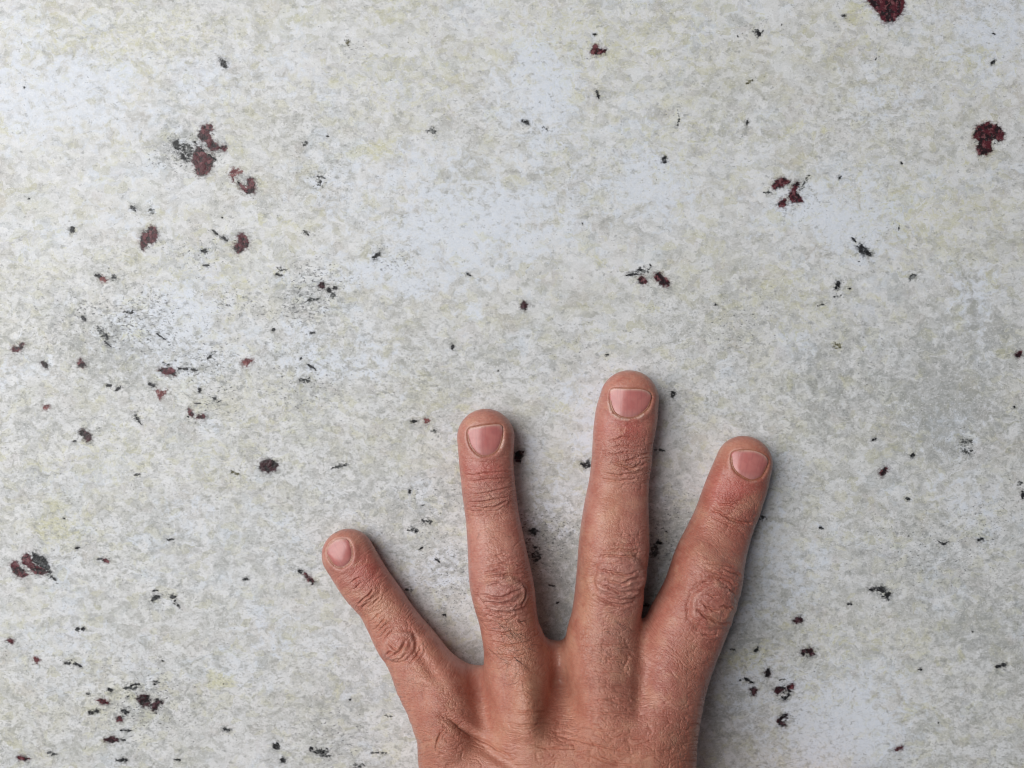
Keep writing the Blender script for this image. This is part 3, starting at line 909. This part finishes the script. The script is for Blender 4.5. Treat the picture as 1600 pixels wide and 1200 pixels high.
CREASES = [
    # ring middle knuckle
    ([(760, 900.5), (786, 898), (815, 898)], .26), ([(754, 897), (770, 892.5), (792, 888.5)], .17), ([(799, 890), (816, 890)], .13), ([(760, 884.5), (782, 880.5), (802, 880.5), (814, 883)], .15),
    ([(763, 873), (782, 867), (794, 866.5)], .12), ([(752, 929), (761, 931), (773, 933), (786, 932), (796, 928), (812, 922)], .34), ([(758, 940), (769, 939.5), (784, 943), (794, 941.5), (806, 939.5)], .32),
    ([(757, 953), (778, 955.5), (800, 955.5), (810, 954), (820, 950)], .32), ([(745, 922), (745, 930), (747, 938), (754, 946), (761, 954)], .16), ([(817, 914), (822, 924), (820, 936), (814, 946)], .24),
    ([(761, 960), (770, 965), (782, 968), (796, 970)], .18), ([(810, 968), (818, 976)], .16), ([(763, 918), (775, 913), (800, 914)], .10), ([(760, 907), (785, 906), (806, 906)], .09),
    # middle finger, middle knuckle
    ([(952, 850), (980, 851), (995, 850)], .14), ([(937, 860.5), (960, 860.5), (972, 858), (995, 860), (1006, 862)], .18), ([(940, 869), (956, 867), (980, 869.5), (996, 869)], .25), ([(935, 889), (947, 890), (960, 896), (980, 897), (993, 893)], .28),
    ([(947, 904), (960, 910), (974, 911.5), (983, 904), (1000, 902)], .3), ([(937, 912), (950, 917), (964, 923), (982, 924), (1000, 919)], .34), ([(928, 932), (945, 940), (960, 945.5), (975, 945), (989, 941)], .32), ([(940, 928), (955, 934), (978, 937), (995, 933)], .2),
    ([(950, 880), (970, 878), (990, 880)], .1), ([(948, 838), (975, 836), (1000, 838)], .1),
    # index, middle knuckle
    ([(1089, 954), (1100, 961), (1112, 968), (1122, 973), (1138, 974.5)], .4), ([(1096, 940), (1104, 948), (1114, 954), (1120, 956)], .28), ([(1104, 929), (1114, 931), (1120, 933)], .2), ([(1124, 946.5), (1135, 948), (1145, 950.5)], .24),
    ([(1098, 991), (1106, 994.5), (1119, 994.5)], .25), ([(1095, 911), (1106, 910), (1116, 910)], .16), ([(1103, 902), (1120, 903.5), (1136, 906), (1150, 914)], .22),
    ([(1103, 892), (1120, 895), (1134, 897)], .15), ([(1130, 887), (1150, 895), (1157, 901)], .2), ([(1126, 916), (1140, 920), (1151, 928)], .2), ([(1100, 880), (1125, 882), (1150, 888)], .12),
    # little finger, middle knuckle
    ([(603, 1024), (614, 1017)], .22), ([(617, 1024), (624, 1018), (632, 1009), (633, 1004)], .3), ([(607, 1004), (615, 1013), (624, 1017)], .24), ([(640, 1034), (649, 1026), (656, 1016), (657, 1009)], .2), ([(593, 997), (597, 993), (608, 980)], .14),
    ([(598, 1002), (606, 994), (618, 982)], .12), ([(584, 985), (594, 974), (604, 966)], .11), ([(589, 990), (600, 979), (612, 971)], .11), ([(612, 1032), (626, 1030), (640, 1020)], .14), ([(578, 972), (588, 963), (598, 957)], .1),
    # end joints
    ([(730, 742.5), (760, 740), (797, 737)], .12), ([(730, 752), (765, 750), (797, 748)], .12), ([(735, 772), (762, 771), (797, 761)], .18), ([(735, 785), (760, 784), (792, 777)], .25), ([(740, 792), (765, 795), (790, 784)], .24), ([(729, 797), (745, 800), (780, 799)], .15),
    ([(950, 690), (975, 682), (995, 687)], .12), ([(947, 700), (970, 697), (1005, 698)], .12), ([(947, 710), (982, 707), (1013, 710)], .22), ([(957, 722), (975, 730), (987, 732), (1007, 725)], .34), ([(960, 720), (980, 720), (1013, 715)], .18), ([(942, 738), (970, 743), (1000, 738)], .16), ([(942, 748), (970, 752), (992, 748)], .16),
    ([(1112, 797), (1125, 802), (1140, 810), (1152, 817), (1172, 817)], .34), ([(1122, 790), (1135, 787), (1162, 797)], .14), ([(1112, 808), (1135, 820), (1160, 830)], .12), ([(1130, 778), (1150, 782), (1172, 792)], .1),
    ([(548, 910), (563, 903)], .14), ([(560, 943), (577, 930), (583, 920)], .25), ([(583, 943), (593, 933)], .14), ([(553, 920), (566, 912)], .12), ([(566, 948), (576, 941)], .12),
    # back of the hand
    ([(700, 1122), (707, 1127), (723, 1139), (751, 1155), (776, 1171), (795, 1183)], .17), ([(693, 1140), (685, 1155), (683, 1175)], .2), ([(880, 1150), (905, 1158), (940, 1165), (985, 1175)], .14), ([(910, 1135), (935, 1142), (965, 1143)], .13), ([(915, 1178), (950, 1192), (1000, 1196)], .14),
    ([(920, 1112), (945, 1115), (980, 1113)], .12), ([(925, 1092), (950, 1094), (985, 1094)], .11), ([(928, 1072), (955, 1073), (982, 1072)], .11), ([(930, 1048), (950, 1050), (975, 1050)], .11), ([(930, 1028), (955, 1030), (985, 1028)], .11), ([(932, 1008), (955, 1008), (990, 1005)], .11),
    ([(760, 985), (790, 990), (820, 985)], .16), ([(765, 1003), (795, 1008), (828, 1002)], .16), ([(770, 1022), (800, 1027), (832, 1020)], .15),
    ([(800, 1110), (830, 1115), (860, 1110)], .14), ([(795, 1130), (825, 1133), (865, 1128)], .14), ([(830, 1165), (860, 1170), (900, 1168)], .16),
]


def crease(pts, depth, sig=1.75):
    P = np.array(pts, float)
    Pd = [P[0]]
    for i in range(len(P) - 1):
        for t in np.linspace(0, 1, 7)[1:]:
            Pd.append(P[i] * (1 - t) + P[i + 1] * t)
    Pd = np.array(Pd)
    k = np.array([.25, .5, .25])
    for _ in range(3):
        Pd[1:-1] = Pd[:-2] * k[0] + Pd[1:-1] * k[1] + Pd[2:] * k[2]
    jx = np.arange(len(Pd)) * .45 + Pd[0, 0]
    Pd[:, 1] += 1.5 * vnoise(jx, jx * 0 + 3.3, 5)
    Pd[:, 0] += 0.8 * vnoise(jx, jx * 0 + 8.3, 6)
    m = np.where((PXV > Pd[:, 0].min() - 10) & (PXV < Pd[:, 0].max() + 10) & (PYV > Pd[:, 1].min() - 10) & (PYV < Pd[:, 1].max() + 10) & (up > .05))[0]
    if len(m) == 0:
        return
    x, y = PXV[m], PYV[m]
    best = np.full(len(m), 1e9)
    tt = np.zeros(len(m))
    n = len(Pd) - 1
    for i in range(n):
        a, b = Pd[i], Pd[i + 1]
        dv = b - a
        t = np.clip(((x - a[0]) * dv[0] + (y - a[1]) * dv[1]) / (dv @ dv + 1e-9), 0, 1)
        d = np.hypot(x - a[0] - t * dv[0], y - a[1] - t * dv[1])
        s_ = d < best
        best = np.where(s_, d, best)
        tt = np.where(s_, (i + t) / n, tt)
    taper = np.clip(np.sin(np.pi * np.clip(tt * .92 + .04, 0, 1)), 0, 1) ** .6
    prof = -np.exp(-(best / sig) ** 2) + .42 * np.exp(-((best - 2.4 * sig) / (1.5 * sig)) ** 2)
    disp[m] += depth * taper * prof * up[m]


for pts, dep in CREASES:
    crease(pts, dep * 2.5, 1.4 if dep < .3 else 1.7)
crease([(700, 1120), (723, 1139), (751, 1155), (776, 1171), (800, 1185)], .35, 5.0)

# procedural cross wrinkles, strong over the joints and on the back of the hand
zoneW = np.zeros(len(V))
for b in [(787, 925, 50, 60, 0, 1), (966, 895, 55, 70, 0, 1), (1112, 940, 60, 70, 0, .9), (620, 1005, 50, 60, 0, 1), (766, 775, 45, 45, 0, .9), (980, 715, 48, 45, 0, 1), (1145, 800, 50, 45, 0, .8), (575, 925, 40, 40, 0, .7),
          (800, 1010, 40, 60, 0, .9), (955, 1050, 50, 120, 0, 1.1), (1080, 1040, 60, 90, 0, .7), (940, 1170, 110, 60, 0, .9), (690, 1150, 60, 80, 0, .9), (640, 1060, 40, 60, 0, .8), (1050, 1150, 60, 80, 0, .8), (830, 1120, 50, 60, 0, .5)]:
    zoneW = np.maximum(zoneW, b[5] * blob(*b[:5]))
padz = np.clip(blob(787, 929, 32, 24) + blob(969, 902, 34, 34) + blob(1113, 946, 30, 32) + blob(623, 1010, 24, 20), 0, 1)
zoneW = (.24 + .80 * zoneW) * up * (1 - .6 * padz)
back = sstep(1035, 1095, PYV)


def wrinkles(S, Dl, f):
    S = S + 2.2 * fbm(S * .12 + f * 3.1, Dl * .18, 31, 3)
    a1 = 1 - np.abs(vnoise(S * .75, Dl * .17 + f * 7, 41)) * 2.2
    a2 = 1 - np.abs(vnoise(S * 1.5, Dl * .40 + f * 5, 47)) * 2.2
    a3 = 1 - np.abs(vnoise(S * 1.3 + Dl * .8, Dl * 1.1 - S * .4, 53)) * 2.2
    return .27 * np.clip(a1, 0, 1) ** 3 + .18 * np.clip(a2, 0, 1) ** 3 + .07 * np.clip(a3, 0, 1) ** 2


SB, DB = (1300 - PYV) * .2, (PXV - 870) * .2
disp -= zoneW * (wrinkles(LS, LD, fid) * (1 - back) + wrinkles(SB, DB, fid * 0) * back * 1.25)
hard = (PYV + 14 * vnoise(PXV * .2, PYV * .2, 91)) > 1065
S_ = np.where(hard, SB, LS)
D_ = np.where(hard, DB, LD)
disp += up * .10 * fbm(V[:, 0] * .25, V[:, 1] * .25, 61, 3)

# nail beds: outline in px, nail folds
NAILS = [
    [(511, 859), (512.7, 854), (520, 846), (530, 842), (542, 842.5), (547, 849), (550, 857.5), (550.6, 869), (546.5, 880), (539, 885), (533, 887.5), (525.5, 885), (519.5, 880), (514, 872), (510.5, 865)],
    [(731, 670), (745, 667), (759, 664.5), (775, 663), (784, 664), (786, 672), (785, 684), (782.5, 694), (778, 703.5), (770.5, 709.5), (761.5, 712.5), (752.5, 713), (745, 709), (737.5, 700.5), (733, 691.5), (731, 681)],
    [(954, 607), (970, 607.5), (985, 608), (1000, 608), (1011, 610.5), (1018, 616), (1018, 624), (1015, 634.5), (1010, 641), (1000, 648), (991, 652), (980.5, 653), (970, 651), (961, 646), (956.5, 639), (954, 630), (953, 619)],
    [(1144, 706.5), (1156.5, 704), (1170, 703.5), (1181, 705), (1191, 709), (1199, 715), (1201, 721), (1198, 730.5), (1193, 741), (1188, 747), (1174, 751.5), (1162.5, 746), (1152, 739.5), (1145, 730.5), (1143, 720)],
]
AXIS = [(-.52, -.85), (0, -1), (.06, -1), (.30, -.95)]     # towards the fingertip, in px


def resample(poly, n):
    P = np.array(poly, float)
    P = np.concatenate([P, P[:1]])
    for _ in range(2):       # corner cutting
        a, b = P[:-1], P[1:]
        P = np.stack([a * .75 + b * .25, a * .25 + b * .75], 1).reshape(-1, 2)
        P = np.concatenate([P, P[:1]])
    L = np.concatenate([[0], np.cumsum(np.linalg.norm(np.diff(P, axis=0), axis=1))])
    t = np.linspace(0, L[-1], n, endpoint=False)
    return np.stack([np.interp(t, L, P[:, 0]), np.interp(t, L, P[:, 1])], 1)


NAILO = [resample(p, 72) for p in NAILS]


def poly_sd(x, y, P):
    best = np.full(len(x), 1e9)
    ins = np.zeros(len(x), bool)
    n = len(P)
    for i in range(n):
        a, b = P[i], P[(i + 1) % n]
        dv = b - a
        t = np.clip(((x - a[0]) * dv[0] + (y - a[1]) * dv[1]) / (dv @ dv + 1e-9), 0, 1)
        best = np.minimum(best, np.hypot(x - a[0] - t * dv[0], y - a[1] - t * dv[1]))
        c = ((a[1] > y) != (b[1] > y)) & (x < (b[0] - a[0]) * (y - a[1]) / (b[1] - a[1] + 1e-12) + a[0])
        ins ^= c
    return np.where(ins, -best, best)


dry = np.zeros(len(V))
nailrim = np.zeros(len(V))
for O, A in zip(NAILO, AXIS):
    c = O.mean(0)
    m = np.where((np.abs(PXV - c[0]) < 75) & (np.abs(PYV - c[1]) < 75) & (N[:, 2] > -.1))[0]
    d = poly_sd(PXV[m], PYV[m], O)
    A = np.array(A) / np.hypot(*A)
    tip = ((PXV[m] - c[0]) * A[0] + (PYV[m] - c[1]) * A[1]) / 30.0
    prox = 1 - sstep(-.1, .75, tip)
    k = -0.75 * (1 - sstep(-4.0, .3, d))                                   # bed sunk below the plate
    k = k - .30 * np.exp(-((d - .8) / 1.5) ** 2)                          # groove
    k = k + (.16 * prox + .05) * np.exp(-((d - 5.5) / 5.0) ** 2) * (d > -2)     # fold of skin round the plate
    disp[m] = disp[m] * sstep(0, 12, d) + k
    fl = vnoise(PXV[m] * .09, PYV[m] * .09, 71) * .35 + vnoise(PXV[m] * .45, PYV[m] * .45, 73) * .25 + .55
    dry[m] = np.maximum(dry[m], (1 - sstep(-.45, .25, tip)) * np.exp(-((d - 2.6) / 2.2) ** 2) * sstep(.42, .8, fl) * (d > 0))
    nailrim[m] = np.maximum(nailrim[m], np.exp(-(np.abs(d) / 2.0) ** 2))
dry[PXV < 600] *= .35
dry[PXV > 1080] *= .5
disp += .12 * dry * (vnoise(PXV * .6, PYV * .6, 75) + .6)

inframe = 1 - sstep(1215, 1236, PYV)
keep = inframe * sstep(.5, 1.6, V[:, 2])
V = V + N * (disp * keep)[:, None]
V[:, 2] = np.maximum(V[:, 2], 0.03)

# skin colour, with shade painted into the index finger
base = np.array([0.465, 0.198, 0.142])
colr = np.tile(base, (len(V), 1))


def tint(f, c):
    global colr
    f = np.clip(f, 0, 1)[:, None]
    colr = colr * (1 - f) + np.array(c) * f


red = (0.385, 0.108, 0.088)
pink = (0.42, 0.195, 0.155)
tan = (0.44, 0.225, 0.135)
rosy = (0.385, 0.185, 0.155)
tint(sstep(-20, 60, PXV - (1480 - PYV * .46)) * .85, (0.385, 0.142, 0.11))  # index finger tinted darker and redder, as the shaded side of the hand
tint((1 - sstep(880, 1040, PYV)) * .6 * (1 - sstep(1020, 1060, PXV)), (0.47, 0.205, 0.168))
tint(sstep(1060, 1200, PYV) * .45, (0.47, 0.205, 0.128))
for c, rx, ry, s_, kc in [((759, 735), 34, 17, .85, red), ((978, 670), 40, 18, .8, red), ((1150, 765), 34, 24, .85, red), ((1120, 770), 18, 40, .6, red), ((567, 890), 26, 26, .75, red), ((590, 905), 14, 40, .5, red),
                          ((760, 660), 45, 22, .4, (0.44, 0.19, 0.13)), ((985, 595), 48, 22, .4, (0.45, 0.19, 0.125)), ((1170, 695), 44, 20, .4, (0.45, 0.2, 0.135)), ((535, 838), 40, 18, .4, (0.44, 0.20, 0.14)),
                          ((787, 925), 40, 34, .6, rosy), ((965, 900), 45, 40, .55, rosy), ((1115, 945), 40, 40, .55, (0.34, 0.145, 0.115)), ((620, 1008), 32, 28, .55, (0.40, 0.165, 0.125)), ((766, 780), 36, 26, .45, rosy), ((982, 722), 40, 26, .5, rosy),
                          ((822, 1080), 24, 70, .5, tan), ((885, 1000), 12, 90, .4, tan), ((918, 930), 14, 90, .5, tan), ((590, 950), 20, 30, .5, tan), ((950, 800), 16, 70, .35, tan), ((955, 1000), 34, 40, .4, (0.40, 0.21, 0.16)), ((980, 950), 30, 50, .3, (0.38, 0.2, 0.16)),
                          ((1075, 850), 22, 90, .5, (0.34, 0.13, 0.095)), ((1050, 960), 30, 60, .4, (0.38, 0.145, 0.105)), ((705, 1128), 24, 12, .6, (0.33, 0.12, 0.085)), ((690, 1170), 50, 40, .4, (0.37, 0.145, 0.10)), ((950, 1180), 90, 40, .45, (0.42, 0.17, 0.105)), ((868, 1040), 22, 40, .3, (0.39, 0.20, 0.155)),  # index's left flank painted darker, adding to its shade
                          ((1000, 1060), 20, 50, .3, (0.34, 0.16, 0.11)), ((835, 1160), 60, 20, .25, (0.43, 0.18, 0.12)), ((760, 690), 60, 50, .2, pink)]:
    tint(blob(c[0], c[1], rx, ry) * min(1, s_ * 1.12), tuple(1.17 * q for q in kc))
for (cx, cy, rx, ry, an) in [(787, 929, 37, 27, 3), (969, 902, 38, 38, 0), (1113, 946, 33, 37, 35), (623, 1010, 27, 22, -35)]:
    a_ = math.radians(an)
    dx, dy = PXV - cx, PYV - cy
    r_ = np.hypot((dx * math.cos(a_) + dy * math.sin(a_)) / rx, (-dx * math.sin(a_) + dy * math.cos(a_)) / ry) + .12 * fbm(PXV / 10, PYV / 10, 3, 2)
    tint(.42 * np.exp(-((r_ - .86) / .14) ** 2) * up * sstep(-.5, .5, vnoise(PXV / 12, PYV / 12, 12) + .1), (0.60, 0.36, 0.30))
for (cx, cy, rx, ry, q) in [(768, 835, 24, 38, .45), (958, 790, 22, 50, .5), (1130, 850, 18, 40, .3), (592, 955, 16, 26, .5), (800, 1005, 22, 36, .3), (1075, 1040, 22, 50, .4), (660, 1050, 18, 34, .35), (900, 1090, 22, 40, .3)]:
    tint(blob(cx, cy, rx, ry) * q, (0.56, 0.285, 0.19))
dry[(PXV > 930) & (PXV < 1040)] *= 1.4
tint(np.clip(dry, 0, 1.2) * .65, (0.72, 0.55, 0.47))
tint(nailrim * .8, (0.30, 0.12, 0.06))
tint(blob(524.5, 830, 2.6, 2.2) * 1.6, (0.05, 0.02, 0.015))
flake = sstep(.55, .95, vnoise(PXV * .22, PYV * .3, 81) * .5 + .5) * zoneW
tint(flake * .22, (0.55, 0.33, 0.25))

hand_me = quad_mesh('hand', V * MM, Q)
add_attr(hand_me, 'skin_col', colr)
add_attr(hand_me, 'skin_vec', np.stack([D_, S_, fid * 11.0], 1))
add_attr(hand_me, 'wrinkle', np.clip(zoneW, 0, 1))

k = NT('skin')
mv = k.mapping(k.n('ShaderNodeTexCoord').outputs['Object'], (1000, 1000, 1000))
lv = k.attr('skin_vec').outputs['Vector']
sc_ = k.attr('skin_col').outputs['Color']
mott = k.noise(mv, 0.22, 4, .6, dim='3D')
c = k.mix(k.ramp(mott, .36, .64, 0, .8), sc_, (0.84, 0.70, 0.69), 'MULTIPLY')
c = k.mix(k.ramp(k.noise(k.mapping(mv, (1, 1, 1), (0, 0, 0), (40, 9, 3)), 0.16, 3, .6, dim='3D'), .5, .68, 0, .35), c, (0.56, 0.31, 0.205))
mott2 = k.noise(mv, 0.8, 3, .65, dim='3D')
c = k.mix(k.ramp(mott2, .5, .75, 0, .40), c, (1.0, 0.80, 0.76), 'MULTIPLY')
mott3 = k.noise(k.mapping(lv, (.7, 1.3, 1)), 1.5, 3, .7)
c = k.mix(k.ramp(mott3, .50, .70, 0, .5), c, (0.74, 0.66, 0.66), 'MULTIPLY')
c = k.mix(k.ramp(mott3, .26, .44, .3, 0), c, (0.56, 0.36, 0.30))
k.l(c, k.p.inputs['Base Color'])
k.p.inputs['Roughness'].default_value = .46
k.l(k.ramp(mott2, .3, .7, .30, .46), k.p.inputs['Roughness'])
k.p.inputs['Specular IOR Level'].default_value = .5
k.p.inputs['Coat Weight'].default_value = .14
k.p.inputs['Coat Roughness'].default_value = .3
k.p.inputs['Subsurface Weight'].default_value = .12
k.p.inputs['Subsurface Radius'].default_value = (1.0, .35, .2)
k.p.subsurface_method = 'BURLEY'
k.p.inputs['Subsurface Scale'].default_value = .0010
vor = k.n('ShaderNodeTexVoronoi', voronoi_dimensions='2D', feature='DISTANCE_TO_EDGE')
k.l(k.mapping(lv, (1.0, 1.5, 1)), vor.inputs['Vector'])
vor.inputs['Scale'].default_value = 1.05
cells = k.ramp(vor.outputs['Distance'], 0, .22)
fl = k.noise(k.mapping(lv, (.5, 2.2, 1)), 1.0, 4, .7)
hgt = k.math('ADD', k.math('MULTIPLY', cells, .45), k.math('MULTIPLY', fl, 1.0))
bp = k.n('ShaderNodeBump')
bp.inputs['Distance'].default_value = .00028
k.l(k.ramp(k.attr('wrinkle').outputs['Fac'], 0, 1, .16, .75), bp.inputs['Strength'])
k.l(hgt, bp.inputs['Height'])
k.l(bp.outputs[0], k.p.inputs['Normal'])
hand_me.materials.append(k.m)
hand = bpy.data.objects.new('hand', hand_me)
COL.objects.link(hand)
hand['label'] = 'tanned bare left hand, fingers spread, pressed back-up onto the pale stone slab'
hand['category'] = 'hand'

# ------------------------------------------------------------------ fingernails
nm_ = NT('fingernail')
mv = nm_.mapping(nm_.n('ShaderNodeTexCoord').outputs['Object'], (1000, 1000, 1000))
edge = nm_.attr('free_edge').outputs['Fac']
lun = nm_.attr('lunula').outputs['Fac']
rdg = nm_.attr('nail_vec').outputs['Vector']
c = nm_.mix(nm_.ramp(nm_.noise(mv, .3, 3, .5), .35, .65), (0.49, 0.178, 0.162), (0.44, 0.148, 0.138))
c = nm_.mix(nm_.math('MULTIPLY', lun, .55), c, (0.45, 0.23, 0.21))
c = nm_.mix(nm_.math('MULTIPLY', edge, .75), c, (0.60, 0.40, 0.33))
rn = nm_.noise(nm_.mapping(rdg, (1.6, .12, 1)), 1.0, 2, .5)
c = nm_.mix(nm_.ramp(rn, .5, .72, 0, .3), c, (0.34, 0.12, 0.118))
nm_.l(c, nm_.p.inputs['Base Color'])
nm_.p.inputs['Roughness'].default_value = .24
nm_.p.inputs['Specular IOR Level'].default_value = .5
nm_.p.inputs['Subsurface Weight'].default_value = .2
nm_.p.inputs['Subsurface Radius'].default_value = (1, .4, .3)
nm_.p.subsurface_method = 'BURLEY'
nm_.p.inputs['Subsurface Scale'].default_value = .001
bp = nm_.n('ShaderNodeBump')
bp.inputs['Strength'].default_value = .12
bp.inputs['Distance'].default_value = .0001
nm_.l(rn, bp.inputs['Height'])
nm_.l(bp.outputs[0], nm_.p.inputs['Normal'])
# crop_h: fingertip height used to bring photo pixels onto the plate
NAME = ['little', 'ring', 'middle', 'index']
for O, A, hgt_, who in zip(NAILO, AXIS, (9.4, 11.4, 12.0, 11.6), NAME):
    P = to_mm(O, hgt_)
    A = np.array([A[0], -A[1]]) / np.hypot(*A)
    B = np.array([A[1], -A[0]])
    c0 = P.mean(0)
    rel = P - c0
    u = rel @ B
    v = rel @ A
    n = len(P)
    rings = [0, .25, .45, .62, .76, .87, .95, 1.0]
    Vn, fe, lu, nv = [], [], [], []
    # fit a smooth plate to the skin below: z = a + b u + c v + d u^2 + e v^2
    gu, gv = np.meshgrid(np.linspace(u.min(), u.max(), 15), np.linspace(v.min(), v.max(), 15))
    xx = c0[0] + gu * B[0] + gv * A[0]
    yy = c0[1] + gu * B[1] + gv * A[1]
    zz = z_top(xx.ravel(), yy.ravel())
    M_ = np.stack([np.ones(225), gu.ravel(), gv.ravel(), gu.ravel() ** 2, gv.ravel() ** 2, gu.ravel() * gv.ravel()], 1)
    co_, *_ = np.linalg.lstsq(M_, zz, rcond=None)
    vmax, vmin = v.max(), v.min()
    for r in rings:
        for i in range(n):
            uu, vv = u[i] * r * 1.01, v[i] * r * 1.01
            z = co_ @ np.array([1, uu, vv, uu * uu, vv * vv, uu * vv]) + 0.0
            proxf = 1 - sstep(-.2, .5, vv / vmax)
            z += -.10 - .22 * proxf * sstep(.8, 1.0, r) - .05 * sstep(.9, 1, r)
            Vn.append((*(c0 + B * uu + A * vv), z))
            ed = sstep(.80, 1.0, r) * sstep(.45, .8, v[i] / vmax)
            fe.append(ed)
            lu.append(sstep(.35, .95, -vv / abs(vmin)))
            nv.append((uu, vv, hgt_))
    for i in range(n):     # underside rim
        uu, vv = u[i] * .99, v[i] * .99
        z = co_ @ np.array([1, uu, vv, uu * uu, vv * vv, uu * vv]) - 1.1
        Vn.append((*(c0 + B * uu + A * vv), z))
        fe.append(.7 * sstep(.45, .8, v[i] / vmax))
        lu.append(0)
        nv.append((uu, vv, hgt_))
    Fn = []
    R = len(rings)
    for r in range(R):
        for i in range(n):
            j = (i + 1) % n
            a, b, c_, d_ = r * n + i, r * n + j, (r + 1) * n + j, (r + 1) * n + i
            Fn.append((a, b, c_) if False else (a, d_, c_, b))
    Vn = np.array(Vn)
    ar = np.sum(u * np.roll(v, -1) - np.roll(u, -1) * v)
    o = link_mesh('fingernail', Vn * MM, Fn, nm_.m, hand)
    add_attr(o.data, 'free_edge', np.array(fe))
    add_attr(o.data, 'lunula', np.array(lu))
    add_attr(o.data, 'nail_vec', np.array(nv))
    o['label'] = 'short pink nail of the %s finger' % who

# ------------------------------------------------------------------ fine dark hairs on the fingers
hm = NT('dark_hair')
hm.p.inputs['Base Color'].default_value = (0.045, 0.028, 0.02, 1)
hm.p.inputs['Roughness'].default_value = .45
HV, HF = [], []
_hx = np.clip(((V[:, 0] + 70) / .4).astype(int), 0, 499)
_hy = np.clip(((V[:, 1] + 230) / .4).astype(int), 0, 649)
ZF = np.zeros((500, 650))
np.maximum.at(ZF, (_hx, _hy), V[:, 2])


def z_fin(x, y):
    return ZF[min(499, max(0, int((x + 70) / .4))), min(649, max(0, int((y + 230) / .4)))]




def hair(px, py, dx, dy, ln, bend, rad):
    h0 = 18.0
    p = to_mm((px, py), h0)
    p = to_mm((px, py), z_fin(*p))
    d = np.array([dx, -dy]) / math.hypot(dx, dy)
    seg = 7
    pts = []
    ang = math.atan2(d[1], d[0])
    q = p.copy()
    for i in range(seg + 1):
        t = i / seg
        z = z_fin(*q) + .04 + .45 * math.sin(t * math.pi * .8)
        pts.append(np.array([q[0], q[1], z]))
        q = q + np.array([math.cos(ang), math.sin(ang)]) * ln / seg
        ang += bend / seg
    b0 = len(HV)
    for i, pt in enumerate(pts):
        tg = pts[min(i + 1, seg)] - pts[max(i - 1, 0)]
        tg /= np.linalg.norm(tg)
        s1 = np.cross(tg, (0, 0, 1))
        s1 /= np.linalg.norm(s1) + 1e-9
        s2 = np.cross(s1, tg)
        r = rad * (1 - .8 * i / seg)
        for a in range(3):
            HV.append(pt + (s1 * math.cos(a * 2.094) + s2 * math.sin(a * 2.094)) * r)
    for i in range(seg):
        for a in range(3):
            HF.append((b0 + i * 3 + a, b0 + i * 3 + (a + 1) % 3, b0 + i * 3 + 3 + (a + 1) % 3, b0 + i * 3 + 3 + a))


for _ in range(46):
    hair(random.gauss(798, 17), random.uniform(966, 1040), random.uniform(.3, 1), random.uniform(-.1, .7), random.uniform(2.5, 6.5), random.uniform(-1.0, .1), random.uniform(.028, .05))
for _ in range(6):
    hair(random.gauss(812, 18), random.uniform(1040, 1085), random.uniform(-.6, .3), random.uniform(.2, 1), random.uniform(3, 6), random.uniform(-.8, .8), .035)
for _ in range(26):
    hair(random.gauss(965, 20), random.uniform(950, 1050), random.uniform(.2, 1), random.uniform(-.1, .8), random.uniform(2, 4.6), random.uniform(-.8, .2), random.uniform(.024, .042))
for _ in range(14):
    hair(random.gauss(770, 14), random.uniform(815, 860), random.uniform(-.5, 1), random.uniform(.1, .8), random.uniform(1.2, 2.8), random.uniform(-.8, .4), .025)
for _ in range(10):
    hair(random.gauss(1105, 16), random.uniform(1000, 1060), random.uniform(.2, 1), random.uniform(.1, .8), random.uniform(1.5, 3.2), random.uniform(-.6, .4), .024)
o = link_mesh('finger_hair', np.array(HV) * MM, HF, hm.m, hand)
o['kind'] = 'stuff'
